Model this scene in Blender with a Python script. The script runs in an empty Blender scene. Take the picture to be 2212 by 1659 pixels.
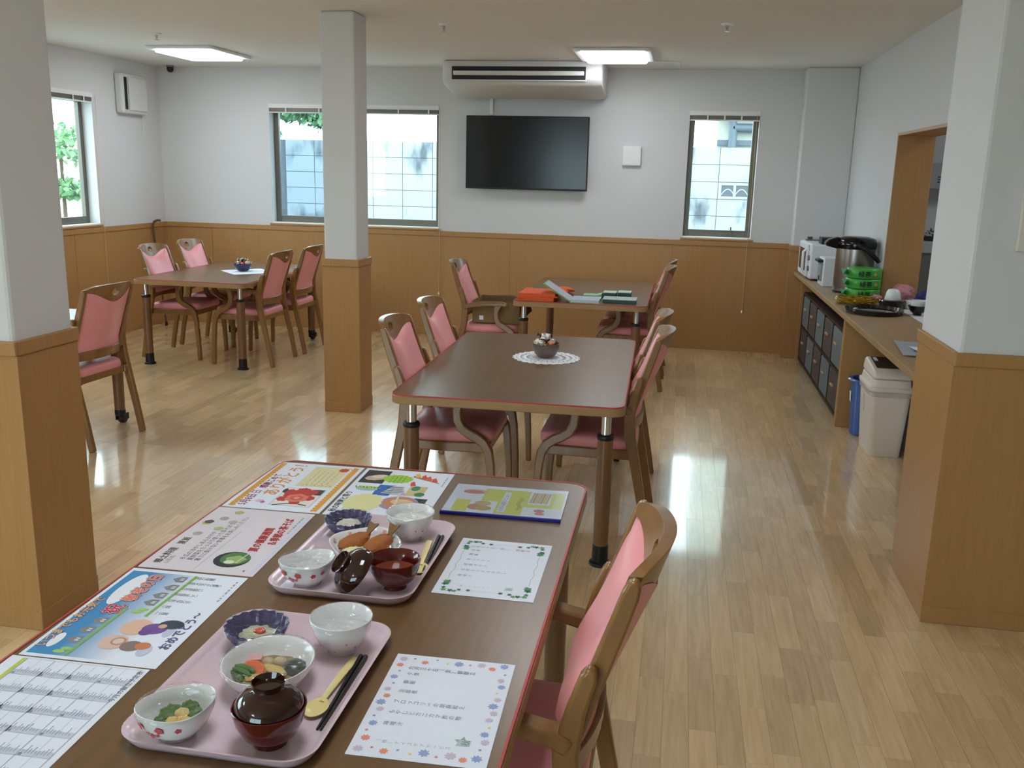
import bpy, math, random
from mathutils import Matrix, Vector
R_ = math.radians
random.seed(7)
S = bpy.context.scene
COL = S.collection

# ------------------------------------------------------------------ camera
def make_camera():
    f, yaw, pitch, roll, h = 1993.9, R_(9.9754), R_(12.9149), R_(1.404), 1.5
    fw0 = Vector((-math.sin(yaw), math.cos(yaw), 0)); r0 = Vector((math.cos(yaw), math.sin(yaw), 0)); u0 = Vector((0, 0, 1))
    fw = fw0 * math.cos(pitch) - u0 * math.sin(pitch)
    up = u0 * math.cos(pitch) + fw0 * math.sin(pitch)
    r = r0 * math.cos(roll) + up * math.sin(roll)
    u = -r0 * math.sin(roll) + up * math.cos(roll)
    cd = bpy.data.cameras.new('camera'); cam = bpy.data.objects.new('camera', cd); COL.objects.link(cam)
    cd.sensor_width = 36; cd.sensor_fit = 'HORIZONTAL'; cd.lens = f * 36 / 2212
    cd.clip_start = .05; cd.clip_end = 200
    m = Matrix((r, u, -fw)).transposed().to_4x4(); m.translation = (0, 0, h)
    cam.matrix_world = m
    S.camera = cam
    return fw, r, u, f, h
CAM = make_camera()

# ------------------------------------------------------------------ world, exposure
W = bpy.data.worlds.new('overcast_sky'); S.world = W; W.use_nodes = True
bg = W.node_tree.nodes['Background']
bg.inputs[0].default_value = (0.88, 0.95, 1.0, 1)
bg.inputs[1].default_value = 7.0
S.view_settings.view_transform = 'Standard'
S.view_settings.look = 'None'
S.view_settings.gamma = 1
S.view_settings.use_curve_mapping = False
S.view_settings.exposure = 0.28
LAMP_STRENGTH = 11.5

# ------------------------------------------------------------------ helpers: objects
def link(o, parent=None):
    COL.objects.link(o)
    if parent is not None: o.parent = parent
    return o
def tag(o, label=None, cat=None, group=None, kind=None):
    if label: o['label'] = label
    if cat: o['category'] = cat
    if group: o['group'] = group
    if kind: o['kind'] = kind
    return o
def thing(name, label, cat, loc=(0, 0, 0), rz=0, group=None):
    o = bpy.data.objects.new(name, None); COL.objects.link(o)
    o.location = loc; o.rotation_euler = (0, 0, rz); o.empty_display_size = .1
    return tag(o, label, cat, group)
def copy_tree(o, parent=None):
    c = o.copy(); COL.objects.link(c); c.parent = parent
    for ch in [x for x in bpy.data.objects if x.parent is o]:
        copy_tree(ch, c)
    return c

class MB:
    def __init__(s): s.v = []; s.f = []
    def add(s, vs, fs):
        n = len(s.v); s.v += [tuple(p) for p in vs]; s.f += [tuple(i + n for i in q) for q in fs]; return s
    def box(s, a, b):
        x0, y0, z0 = a; x1, y1, z1 = b
        if x0 > x1: x0, x1 = x1, x0
        if y0 > y1: y0, y1 = y1, y0
        if z0 > z1: z0, z1 = z1, z0
        return s.add([(x0, y0, z0), (x1, y0, z0), (x1, y1, z0), (x0, y1, z0), (x0, y0, z1), (x1, y0, z1), (x1, y1, z1), (x0, y1, z1)],
                     [(0, 3, 2, 1), (4, 5, 6, 7), (0, 1, 5, 4), (1, 2, 6, 5), (2, 3, 7, 6), (3, 0, 4, 7)])
    def prism(s, poly, z0, z1, fn=None):
        n = len(poly); g = fn or (lambda x, y, z: (x, y, z))
        vs = [g(x, y, z0) for x, y in poly] + [g(x, y, z1) for x, y in poly]
        return s.add(vs, [tuple(range(n - 1, -1, -1)), tuple(range(n, 2 * n))] + [(i, (i + 1) % n, n + (i + 1) % n, n + i) for i in range(n)])
    def lathe(s, prof, seg=32, c=(0, 0, 0), rf=None, sx=1, sy=1, zf=None):
        # prof: (r, z); r == 0 makes a pole
        vs = []; rings = []
        for r, z in prof:
            if r == 0:
                rings.append([len(vs)]); vs.append((c[0], c[1], c[2] + z))
            else:
                ring = []
                for k in range(seg):
                    t = 2 * math.pi * k / seg; q = r * (rf(t, r, z) if rf else 1)
                    ring.append(len(vs)); vs.append((c[0] + q * math.cos(t) * sx, c[1] + q * math.sin(t) * sy, c[2] + z + (zf(t, r, z) if zf else 0)))
                rings.append(ring)
        fs = []
        for a, b in zip(rings, rings[1:]):
            if len(a) == 1 and len(b) == 1: continue
            for k in range(seg):
                k2 = (k + 1) % seg
                if len(a) == 1: fs.append((a[0], b[k2], b[k]))
                elif len(b) == 1: fs.append((a[k], a[k2], b[0]))
                else: fs.append((a[k], a[k2], b[k2], b[k]))
        if len(rings[0]) > 1: fs.append(tuple(reversed(rings[0])))
        if len(rings[-1]) > 1: fs.append(tuple(rings[-1]))
        return s.add(vs, fs)
    def cyl(s, c, r, h, seg=24, r2=None):
        return s.lathe([(r, 0), (r if r2 is None else r2, h)], seg, c)
    def tube(s, path, r, seg=10, flat=1.0):
        P = [Vector(p) for p in path]; n = len(P); rr = r if isinstance(r, (list, tuple)) else [r] * n
        vs = []; up = None
        for i, p in enumerate(P):
            t = (P[min(i + 1, n - 1)] - P[max(i - 1, 0)]).normalized()
            if up is None:
                a = Vector((0, 0, 1)) if abs(t.z) < .9 else Vector((1, 0, 0))
                up = (a - t * a.dot(t)).normalized()
            else:
                up = (up - t * up.dot(t)).normalized()
            sd = t.cross(up)
            for k in range(seg):
                q = 2 * math.pi * k / seg
                vs.append(p + up * (rr[i] * math.cos(q) * flat) + sd * (rr[i] * math.sin(q)))
        fs = []
        for i in range(n - 1):
            for k in range(seg):
                k2 = (k + 1) % seg
                fs.append((i * seg + k, (i + 1) * seg + k, (i + 1) * seg + k2, i * seg + k2))
        fs.append(tuple(range(seg))); fs.append(tuple(reversed(range((n - 1) * seg, n * seg))))
        return s.add(vs, fs)
    def ribbon(s, path, w, y0, y1):
        # path in the x-z plane, w = width(s); extruded from y0 to y1
        n = len(path); ww = w if isinstance(w, (list, tuple)) else [w] * n
        Lf = []; Rt = []
        for i, (x, z) in enumerate(path):
            a = path[max(i - 1, 0)]; b = path[min(i + 1, n - 1)]
            dx, dz = b[0] - a[0], b[1] - a[1]; l = math.hypot(dx, dz) or 1
            nx, nz = -dz / l, dx / l
            Lf.append((x + nx * ww[i] / 2, z + nz * ww[i] / 2)); Rt.append((x - nx * ww[i] / 2, z - nz * ww[i] / 2))
        vs = [(x, y0, z) for x, z in Lf] + [(x, y0, z) for x, z in Rt] + [(x, y1, z) for x, z in Lf] + [(x, y1, z) for x, z in Rt]
        fs = []
        for i in range(n - 1):
            j = i + 1
            fs += [(i, n + i, n + j, j), (2 * n + i, 2 * n + j, 3 * n + j, 3 * n + i), (i, j, 2 * n + j, 2 * n + i), (n + i, 3 * n + i, 3 * n + j, n + j)]
        fs += [(0, 2 * n, 3 * n, n), (n - 1, 2 * n - 1, 4 * n - 1, 3 * n - 1)]
        return s.add(vs, fs)
    def grid(s, fn, nu, nv):
        vs = [fn(i / nu, j / nv) for j in range(nv + 1) for i in range(nu + 1)]
        return s.add(vs, [(j * (nu + 1) + i, j * (nu + 1) + i + 1, (j + 1) * (nu + 1) + i + 1, (j + 1) * (nu + 1) + i) for j in range(nv) for i in range(nu)])
    def solid(s, f0, f1, nu, nv):
        # closed slab between two surfaces over the unit square
        m = (nu + 1) * (nv + 1)
        vs = [f0(i / nu, j / nv) for j in range(nv + 1) for i in range(nu + 1)] + [f1(i / nu, j / nv) for j in range(nv + 1) for i in range(nu + 1)]
        I = lambda i, j: j * (nu + 1) + i
        fs = []
        for j in range(nv):
            for i in range(nu):
                q = (I(i, j), I(i + 1, j), I(i + 1, j + 1), I(i, j + 1))
                fs += [tuple(reversed(q)), tuple(k + m for k in q)]
        bd = [I(i, 0) for i in range(nu)] + [I(nu, j) for j in range(nv)] + [I(i, nv) for i in range(nu, 0, -1)] + [I(0, j) for j in range(nv, 0, -1)]
        for a, b in zip(bd, bd[1:] + bd[:1]): fs.append((a, b, b + m, a + m))
        return s.add(vs, fs)
    def ball(s, c, r, seg=14, rings=8, jit=0, rnd=random):
        rx, ry, rz = r if isinstance(r, (tuple, list)) else (r, r, r)
        n0 = len(s.v)
        pr = [(math.sin(math.pi * k / rings) if 0 < k < rings else 0, -math.cos(math.pi * k / rings)) for k in range(rings + 1)]
        s.lathe(pr, seg)
        for i in range(n0, len(s.v)):
            x, y, z = s.v[i]; k = 1 + (rnd.uniform(-jit, jit) if jit else 0)
            s.v[i] = (c[0] + x * rx * k, c[1] + y * ry * k, c[2] + z * rz * k)
        return s
    def xf(s, M, n0=0):
        s.v = s.v[:n0] + [tuple(M @ Vector(p)) for p in s.v[n0:]]; return s
    def build(s, name, m, parent=None, smooth=None, bevel=0, bseg=2, loc=None, rz=None):
        me = bpy.data.meshes.new(name); me.from_pydata(s.v, [], s.f)
        me.materials.append(m)
        if smooth is not None:
            me.polygons.foreach_set('use_smooth', [True] * len(me.polygons))
            me.set_sharp_from_angle(angle=R_(smooth))
        me.update()
        o = bpy.data.objects.new(name, me); link(o, parent)
        if bevel:
            b = o.modifiers.new('bevel', 'BEVEL'); b.width = bevel; b.segments = bseg; b.limit_method = 'ANGLE'; b.angle_limit = R_(40)
        if loc: o.location = loc
        if rz is not None: o.rotation_euler = (0, 0, rz)
        return o

def rrect(x0, y0, x1, y1, r, n=6):
    p = []
    for cx, cy, a in ((x1 - r, y1 - r, 0), (x0 + r, y1 - r, 90), (x0 + r, y0 + r, 180), (x1 - r, y0 + r, 270)):
        for k in range(n + 1):
            t = R_(a + 90 * k / n); p.append((cx + r * math.cos(t), cy + r * math.sin(t)))
    return p
def ring_prism(mb, outer, inner, z0, z1):
    n = len(outer)
    vs = [(x, y, z0) for x, y in outer] + [(x, y, z0) for x, y in inner] + [(x, y, z1) for x, y in outer] + [(x, y, z1) for x, y in inner]
    fs = []
    for i in range(n):
        j = (i + 1) % n
        fs += [(i, j, 2 * n + j, 2 * n + i), (n + j, n + i, 3 * n + i, 3 * n + j), (2 * n + i, 2 * n + j, 3 * n + j, 3 * n + i), (j, i, n + i, n + j)]
    return mb.add(vs, fs)
def B(name, a, b, m, parent=None, bevel=0, smooth=None):
    return MB().box(a, b).build(name, m, parent, bevel=bevel, smooth=smooth)

# ------------------------------------------------------------------ helpers: materials
def lin(c):
    return tuple((x / 12.92 if x <= .04045 else ((x + .055) / 1.055) ** 2.4) for x in [v / 255 for v in c])
def nt(name):
    m = bpy.data.materials.new(name); m.use_nodes = True
    t = m.node_tree; return m, t, t.nodes['Principled BSDF']
def mat(name, rgb, rough=.5, metal=0, var=.06, scale=30, bump=0, bscale=None, coat=0, crough=.1, spec=.5, sheen=0, trans=0, ior=1.45, alpha=1, emit=None, estr=0):
    m, t, p = nt(name); c = lin(rgb); N = t.nodes; L = t.links
    p.inputs['Roughness'].default_value = rough; p.inputs['Metallic'].default_value = metal
    p.inputs['Specular IOR Level'].default_value = spec; p.inputs['IOR'].default_value = ior
    p.inputs['Coat Weight'].default_value = coat; p.inputs['Coat Roughness'].default_value = crough
    p.inputs['Transmission Weight'].default_value = trans; p.inputs['Alpha'].default_value = alpha
    p.inputs['Sheen Weight'].default_value = sheen
    p.inputs['Base Color'].default_value = (*c, 1)
    if emit:
        p.inputs['Emission Color'].default_value = (*lin(emit), 1); p.inputs['Emission Strength'].default_value = estr
    if var or bump:
        tc = N.new('ShaderNodeTexCoord'); no = N.new('ShaderNodeTexNoise'); no.inputs['Scale'].default_value = scale; no.inputs['Detail'].default_value = 4
        L.new(tc.outputs['Object'], no.inputs['Vector'])
        if var:
            rp = N.new('ShaderNodeMapRange'); rp.inputs['To Min'].default_value = 1 - var; rp.inputs['To Max'].default_value = 1 + var
            mx = N.new('ShaderNodeVectorMath'); mx.operation = 'SCALE'; mx.inputs[0].default_value = c
            L.new(no.outputs['Fac'], rp.inputs['Value']); L.new(rp.outputs['Result'], mx.inputs['Scale']); L.new(mx.outputs['Vector'], p.inputs['Base Color'])
        if bump:
            n2 = no
            if bscale:
                n2 = N.new('ShaderNodeTexNoise'); n2.inputs['Scale'].default_value = bscale; n2.inputs['Detail'].default_value = 3; L.new(tc.outputs['Object'], n2.inputs['Vector'])
            bp = N.new('ShaderNodeBump'); bp.inputs['Strength'].default_value = bump; bp.inputs['Distance'].default_value = .002
            L.new(n2.outputs['Fac'], bp.inputs['Height']); L.new(bp.outputs['Normal'], p.inputs['Normal'])
    return m
def wood(name, c1, c2, rough=.4, stretch=(60, 60, 3), world=False, coat=0, crough=.12, island=0, spec=.5, nscale=1.0):
    m, t, p = nt(name); N = t.nodes; L = t.links
    p.inputs['Roughness'].default_value = rough; p.inputs['Coat Weight'].default_value = coat; p.inputs['Coat Roughness'].default_value = crough
    p.inputs['Specular IOR Level'].default_value = spec
    if world:
        g = N.new('ShaderNodeNewGeometry'); src = g.outputs['Position']
    else:
        g = N.new('ShaderNodeTexCoord'); src = g.outputs['Object']
    mp = N.new('ShaderNodeMapping'); mp.inputs['Scale'].default_value = stretch
    L.new(src, mp.inputs['Vector'])
    no = N.new('ShaderNodeTexNoise'); no.inputs['Scale'].default_value = nscale; no.inputs['Detail'].default_value = 6; no.inputs['Distortion'].default_value = .6
    L.new(mp.outputs['Vector'], no.inputs['Vector'])
    cr = N.new('ShaderNodeValToRGB'); cr.color_ramp.elements[0].position = .3; cr.color_ramp.elements[1].position = .72
    cr.color_ramp.elements[0].color = (*lin(c1), 1); cr.color_ramp.elements[1].color = (*lin(c2), 1)
    L.new(no.outputs['Fac'], cr.inputs['Fac'])
    out = cr.outputs['Color']
    if island:
        gi = N.new('ShaderNodeNewGeometry'); oi = N.new('ShaderNodeObjectInfo')
        a = N.new('ShaderNodeMath'); a.operation = 'ADD'; L.new(gi.outputs['Random Per Island'], a.inputs[0]); L.new(oi.outputs['Random'], a.inputs[1])
        fr = N.new('ShaderNodeMath'); fr.operation = 'FRACT'; L.new(a.outputs[0], fr.inputs[0])
        sc = N.new('ShaderNodeVectorMath'); sc.operation = 'SCALE'; sc.inputs[0].default_value = (31, 17, 9); L.new(fr.outputs[0], sc.inputs['Scale'])
        L.new(sc.outputs['Vector'], mp.inputs['Location'])
        mr = N.new('ShaderNodeMapRange'); mr.inputs['To Min'].default_value = 1 - island; mr.inputs['To Max'].default_value = 1 + island * .7
        L.new(fr.outputs[0], mr.inputs['Value'])
        v2 = N.new('ShaderNodeVectorMath'); v2.operation = 'SCALE'; L.new(out, v2.inputs[0]); L.new(mr.outputs['Result'], v2.inputs['Scale'])
        out = v2.outputs['Vector']
    L.new(out, p.inputs['Base Color'])
    return m
def clear(name, tint=(235, 245, 245), refl=.06, rough=.02, dif=0, difc=(120, 125, 130), wr=0):
    # thin clear sheet: straight-through light plus a fresnel reflection
    m, t, p = nt(name); N = t.nodes; L = t.links; N.remove(p)
    out = N['Material Output']
    tr = N.new('ShaderNodeBsdfTransparent'); tr.inputs[0].default_value = (*lin(tint), 1)
    gl = N.new('ShaderNodeBsdfGlossy'); gl.inputs['Roughness'].default_value = rough
    lw = N.new('ShaderNodeLayerWeight'); lw.inputs['Blend'].default_value = .25
    mr = N.new('ShaderNodeMapRange'); mr.inputs['To Min'].default_value = refl; mr.inputs['To Max'].default_value = .9
    L.new(lw.outputs['Facing'], mr.inputs['Value'])
    pw = N.new('ShaderNodeMath'); pw.operation = 'POWER'; pw.inputs[1].default_value = 3; L.new(lw.outputs['Facing'], pw.inputs[0]); L.new(pw.outputs[0], mr.inputs['Value'])
    if wr:
        tc = N.new('ShaderNodeTexCoord'); mp = N.new('ShaderNodeMapping'); mp.inputs['Scale'].default_value = (18, 75, 18); mp.inputs['Rotation'].default_value = (0, 0, .6)
        no = N.new('ShaderNodeTexNoise'); no.inputs['Scale'].default_value = 1; no.inputs['Detail'].default_value = 2
        bp = N.new('ShaderNodeBump'); bp.inputs['Strength'].default_value = wr; bp.inputs['Distance'].default_value = .004
        L.new(tc.outputs['Object'], mp.inputs['Vector']); L.new(mp.outputs['Vector'], no.inputs['Vector']); L.new(no.outputs['Fac'], bp.inputs['Height'])
        L.new(bp.outputs['Normal'], gl.inputs['Normal']); L.new(bp.outputs['Normal'], lw.inputs['Normal'])
    mx = N.new('ShaderNodeMixShader'); L.new(mr.outputs['Result'], mx.inputs[0]); L.new(tr.outputs[0], mx.inputs[1]); L.new(gl.outputs[0], mx.inputs[2])
    last = mx.outputs[0]
    if dif:
        df = N.new('ShaderNodeBsdfDiffuse'); df.inputs[0].default_value = (*lin(difc), 1)
        m2 = N.new('ShaderNodeMixShader'); m2.inputs[0].default_value = dif; L.new(last, m2.inputs[1]); L.new(df.outputs[0], m2.inputs[2]); last = m2.outputs[0]
    L.new(last, out.inputs['Surface'])
    return m

M = {}
M['wallpaper'] = mat('wallpaper', (216, 215, 214), .85, var=.015, scale=120, bump=.25, bscale=260, spec=.2)
M['ceilpaper'] = mat('ceiling_paper', (232, 229, 223), .9, var=.015, scale=60, bump=.2, bscale=220, spec=.15)
M['panel'] = wood('panel_wood', (170, 126, 76), (179, 134, 83), .42, (85, 85, 3.5), True, spec=.4)
M['floor'] = wood('floor_maple', (212, 180, 134), (230, 199, 155), .25, (70, 5, 30), True, coat=1.0, crough=.075, island=.15)
M['floorbase'] = mat('floor_underlay', (120, 88, 55), .8)
M['chairwood'] = wood('chair_beech', (128, 88, 42), (146, 103, 53), .33, (30, 30, 8), coat=.35, crough=.15)
M['pink'] = mat('pink_vinyl', (238, 156, 158), .38, var=.03, scale=40, bump=.12, bscale=420, spec=.45)
M['pinkback'] = mat('pink_vinyl_back', (205, 110, 108), .5, var=.03, scale=40, bump=.12, bscale=420, spec=.4)
M['tabletop'] = wood('table_laminate', (106, 78, 46), (118, 88, 54), .32, (60, 6, 30), coat=.12, crough=.25)
M['tableedge'] = wood('table_edge', (156, 120, 76), (170, 132, 88), .4, (8, 8, 60))
M['piping'] = mat('red_piping', (182, 68, 64), .45)
M['chrome'] = mat('chrome', (215, 215, 218), .12, 1, var=0)
M['legwood'] = wood('leg_wood', (112, 76, 44), (128, 88, 54), .4, (30, 30, 4), coat=.2)
M['black'] = mat('black_rubber', (18, 18, 20), .45)
M['blackgloss'] = mat('black_gloss', (14, 14, 16), .12)
M['white'] = mat('white_plastic', (232, 232, 230), .4, var=.01)
M['offwhite'] = mat('off_white_plastic', (222, 214, 205), .45, var=.02)
M['alu'] = mat('window_aluminium', (112, 108, 98), .4, .5, var=.03)
M['glass'] = clear('window_glass', (236, 248, 250), .04)
M['screen'] = clear('insect_screen', (228, 235, 240), .02, dif=.04, difc=(90, 100, 110))
M['sill'] = mat('white_sill', (240, 240, 238), .4, var=.01)
M['paper'] = mat('paper', (230, 236, 248), .75, var=.01)
M['grey'] = mat('grey_plastic', (120, 122, 124), .5)
M['dark'] = mat('dark_slot', (24, 24, 25), .6)
# ------------------------------------------------------------------ the room
XL, XR, YB, YF, HC, WZ = -4.888, 1.335, 8.292, -3.0, 2.381, .96
PX, PY0, PY1 = .924, 3.188, 3.689          # right-hand wall end
XK = 3.4                                    # kitchen side wall
def struct(o): return tag(o, kind='structure')

def project(p):
    fw, r, u, f, h = CAM
    d = Vector(p) - Vector((0, 0, h)); z = d.dot(fw)
    if z <= .05: return None
    return (1106 + f * d.dot(r) / z, 829.5 - f * d.dot(u) / z, z)

def build_floor():
    fl = struct(B('floor', (XL, YF, -.03), (XK, YB, -.0045), M['floorbase']))
    rnd = random.Random(3); w = .0735; strips = []
    x = XL
    while x < XK:
        x1 = min(x + w, XK); y = YF + rnd.uniform(-.4, 0)
        while y < YB:
            l = rnd.choice((.27, .33, .40, .46)); y0 = max(y, YF); y1 = min(y + l, YB); y += l
            if y1 - y0 > .01: strips.append((x, y0, x1, y1))
        x = x1
    def hidden(cx, cy):
        # behind the near table top or the wall ends, seen from the camera
        t = (1.5 - .656) / 1.5; px, py = cx * t, cy * t
        if -1.12 < px < -.2 and .95 < py < 2.46: return True
        if cx < -1.98 * cy / 2.6 and cy > 2.7 and cx > -2.27 * cy / 2.7: return True
        return False
    sc = []
    for i, (a, b, c, d) in enumerate(strips):
        cx, cy = (a + c) / 2, (b + d) / 2; q = project((cx, cy, 0))
        if q and 0 < q[0] < 2212 and 0 < q[1] < 1659 and not hidden(cx, cy) and cx < 1.3: sc.append(((d - b) * cy / q[2] ** 3, i))
    sc.sort(reverse=True); near = {i for _, i in sc[:300]}
    g = .0006
    unit = MB().box((-.5, -.5, -.004), (.5, .5, 0))
    me = None; rest = MB()
    for i, (a, b, c, d) in enumerate(strips):
        if i in near:
            if me is None:
                o = unit.build('floor_strip', M['floor'], fl); me = o.data
            else:
                o = bpy.data.objects.new('floor_strip', me); link(o, fl)
            o.location = ((a + c) / 2, (b + d) / 2, 0); o.scale = (c - a - g, d - b - g, 1)
        else:
            rest.box((a + g / 2, b + g / 2, -.004), (c - g / 2, d - g / 2, 0))
    tag(rest.build('floor_strips', M['floor'], fl), kind='stuff')
build_floor()

ceil = struct(B('ceiling', (XL - .2, YF - .2, HC), (XK, YB + .2, HC + .15), M['ceilpaper']))

# windows: (wall openings)
W1 = (-3.79, -2.18, .985, 2.045); W2 = (.022, .60, .985, 2.03); W3 = (5.75, 7.255, .985, 2.03); W4 = (1.2, 3.6, .985, 2.03)
def wall_y(name, y0, y1, x0, x1, holes):
    mb = MB(); xs = x0
    for a, b, z0, z1 in sorted(holes):
        mb.box((xs, y0, 0), (a, y1, HC)); mb.box((a, y0, 0), (b, y1, z0)); mb.box((a, y0, z1), (b, y1, HC)); xs = b
    mb.box((xs, y0, 0), (x1, y1, HC))
    return struct(mb.build(name, M['wallpaper']))
def wall_x(name, x0, x1, y0, y1, holes):
    mb = MB(); ys = y0
    for a, b, z0, z1 in sorted(holes):
        mb.box((x0, ys, 0), (x1, a, HC))
        if z0 > 0: mb.box((x0, a, 0), (x1, b, z0))
        mb.box((x0, a, z1), (x1, b, HC)); ys = b
    mb.box((x0, ys, 0), (x1, y1, HC))
    return struct(mb.build(name, M['wallpaper']))
wb = wall_y('wall_back', YB, YB + .16, XL - .16, XK + .15, [W1, W2])
wl = wall_x('wall_left', XL - .16, XL, YF, YB, [W3, W4])
wr = wall_x('wall_right', XR, 1.55, PY1, YB, [(4.25, 6.44, .747, 1.80)])
wf = wall_y('wall_front', YF - .16, YF, XL - .16, XK + .15, [(-3.6, -.6, .3, 2.1)])
wd = struct(B('wall_divider', (PX, PY0, 0), (XK, PY1, HC), M['wallpaper'], bevel=.012))
wk = struct(B('wall_kitchen', (XK, YF, 0), (XK + .15, YB, HC), M['wallpaper']))
pil = struct(B('pilaster', (.93, 8.09, 0), (XR, YB, HC), M['wallpaper'], bevel=.012))
col = struct(B('column', (-2.127, 5.37, 0), (-1.917, 5.592, HC), M['wallpaper'], bevel=.012))
lp = struct(B('pillar', (-2.42, 2.462, 0), (-1.983, 2.747, HC), M['wallpaper'], bevel=.012))

# wainscot: panels, cap rail and skirting belong to their wall
def wains(parent, p0, p1, seams, out, endcap=True, z1=WZ):
    # along the segment p0-p1, `out` = unit normal into the room
    a = Vector((*p0, 0)); d = Vector((*p1, 0)) - a; Ln = d.length; d.normalize(); n = Vector((*out, 0))
    def slab(s0, s1, z0, z1, t0, t1):
        q = [a + d * s0 + n * t0, a + d * s1 + n * t0, a + d * s1 + n * t1, a + d * s0 + n * t1]
        return MB().add([(*v.xy, z0) for v in q] + [(*v.xy, z1) for v in q], [(0, 3, 2, 1), (4, 5, 6, 7), (0, 1, 5, 4), (1, 2, 6, 5), (2, 3, 7, 6), (3, 0, 4, 7)])
    e = sorted([0] + [s for s in seams if 0 < s < Ln] + [Ln])
    for s0, s1 in zip(e, e[1:]):
        slab(s0 + .0012, s1 - .0012, .06, z1 - .045, 0, .006).build('panel', M['panel'], parent, bevel=.001, bseg=1)
    slab(-.0, Ln, z1 - .045, z1, 0, .014).build('cap_rail', M['panel'], parent, bevel=.004)
    slab(-.0, Ln, 0, .062, 0, .010).build('skirting', M['panel'], parent, bevel=.003)
wains(wb, (XL, YB), (.93, YB), [-4.41 - XL, -2.96 - XL, -1.508 - XL, -.054 - XL], (0, -1))
wains(wl, (XL, YB - .014), (XL, YF), [YB - 6.9, YB - 5.45, YB - 4, YB - 2.55, YB - 1.1], (1, 0))
wains(pil, (.93 - .014, 8.09), (XR, 8.09), [], (0, -1))
wains(pil, (.93, 8.09), (.93, YB - .014), [], (-1, 0))
def wrap(parent, x0, x1, y0, y1):
    t = .014
    wains(parent, (x0 - t, y0), (x1 + t, y0), [], (0, -1)); wains(parent, (x1, y0), (x1, y1 + t), [], (1, 0))
    wains(parent, (x0 - t, y1), (x1, y1), [], (0, 1)); wains(parent, (x0, y0), (x0, y1), [], (-1, 0))
wrap(col, -2.127, -1.917, 5.37, 5.592)
wrap(lp, -2.42, -1.983, 2.462, 2.747)
wains(wd, (PX - .014, PY0), (2.6, PY0), [1.45], (0, -1))
wains(wd, (PX, PY1), (PX, PY0), [], (-1, 0))

# window trim, frames, panes
def window(name, x0, x1, z0, z1, T, mull=None, latch=False, scr=None, frame=.045):
    """opening seen in a local frame: x along wall, y outward; T maps to world"""
    def bx(n, a, b, m, par=None, bev=0):
        mb = MB().box(a, b); mb.v = [T(*p) for p in mb.v]
        return mb.build(n, m, par, bevel=bev)
    w = struct(bx(name, (x0, .145, z0), (x1, .15, z0 + .004), M['alu']))
    # sill and reveals
    bx('sill', (x0 - .02, -.018, z0 - .022), (x1 + .02, .0, z0 - .004), M['panel'], w, .003)
    bx('sill_board', (x0, -.004, z0 - .004), (x1, .10, z0 + .006), M['sill'], w)
    y0, y1 = .095, .135
    fr = []
    bx('frame', (x0, y0, z0 + .006), (x0 + frame, y1, z1), M['alu'], w, .003); bx('frame', (x1 - frame, y0, z0 + .006), (x1, y1, z1), M['alu'], w, .003)
    bx('frame', (x0 + frame, y0, z0 + .006), (x1 - frame, y1, z0 + .006 + frame * 1.3), M['alu'], w, .003); bx('frame', (x0 + frame, y0, z1 - frame), (x1 - frame, y1, z1), M['alu'], w, .003)
    i0, i1, k0, k1 = x0 + frame, x1 - frame, z0 + .006 + frame * 1.3, z1 - frame
    if mull:
        bx('mullion', (mull - .025, y0 + .004, k0), (mull + .025, y1 - .004, k1), M['alu'], w, .003)
        for a, b in ((i0, mull - .025), (mull + .025, i1)): bx('pane', (a, .112, k0), (b, .116, k1), M['glass'], w)
    else:
        bx('pane', (i0, .112, k0), (i1, .116, k1), M['glass'], w)
    if scr: bx('insect_screen', (scr[0], .124, k0), (scr[1], .126, k1), M['screen'], w)
    if latch:
        h = bx('latch', (x0 + .335, y0 - .012, z0 + .028), (x0 + .435, y0, z0 + .04), M['alu'], w, .002)
        bx('latch_lever', (x0 + .405, y0 - .022, z0 + .03), (x0 + .416, y0 - .01, z0 + .095), M['alu'], h, .002)
    return w
TB = lambda x, y, z: (x, YB + y, z)
TL = lambda x, y, z: (XL - y, x, z)
window('window_1', *W1, TB, mull=-2.98, scr=(-3.74, -3.0))
window('window_2', *W2, TB, latch=True)
window('window_3', *W3, TL, mull=6.5)
window('window_4', *W4, TL, mull=2.4)
window('added_window', -3.6, -.6, .3, 2.1, lambda x, y, z: (x, YF - y, z), mull=-2.1)  # unseen window, added to bring in daylight from behind the camera

def blind(label, x0, x1, z1, T, clips, cord_x, cord_z, knob=True):
    mid = T((x0 + x1) / 2, 0, z1 - .1)
    t = thing('venetian_blind', label, 'blind', mid)
    im = Matrix.Translation(Vector(mid)).inverted()
    def bx(n, a, b, m, bev=0):
        mb = MB().box(a, b); mb.v = [tuple(im @ Vector(T(*p))) for p in mb.v]; return mb.build(n, m, t, bevel=bev)
    bx('head_rail', (x0 - .004, -.012, z1 - .022), (x1 + .004, .035, z1 + .016), M['white'], .003)
    bx('slat_stack', (x0 + .004, -.004, z1 - .055), (x1 - .004, .028, z1 - .022), M['alu'])
    bx('bottom_rail', (x0 + .002, -.010, z1 - .064), (x1 - .002, .030, z1 - .055), M['white'], .002)
    for c in clips: bx('clip', (c - .006, -.014, z1 - .064), (c + .006, -.008, z1 - .02), M['white'])
    mb = MB(); cm = M['cord']
    pts = [(cord_x, -.021, z1 - .01), (cord_x + .003, -.022, (z1 + cord_z) / 2), (cord_x, -.021, cord_z)]
    mb.tube([im @ Vector(T(*p)) for p in pts], .0022, 6)
    c = mb.build('pull_cord', cm, t, smooth=60)
    if knob:
        k = MB().lathe([(0, -.022), (.008, -.02), (.006, 0), (.002, .004), (0, .004)], 10, im @ Vector(T(cord_x, -.021, cord_z)))
        k.build('cord_knob', M['white'], c, smooth=60)
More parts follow.
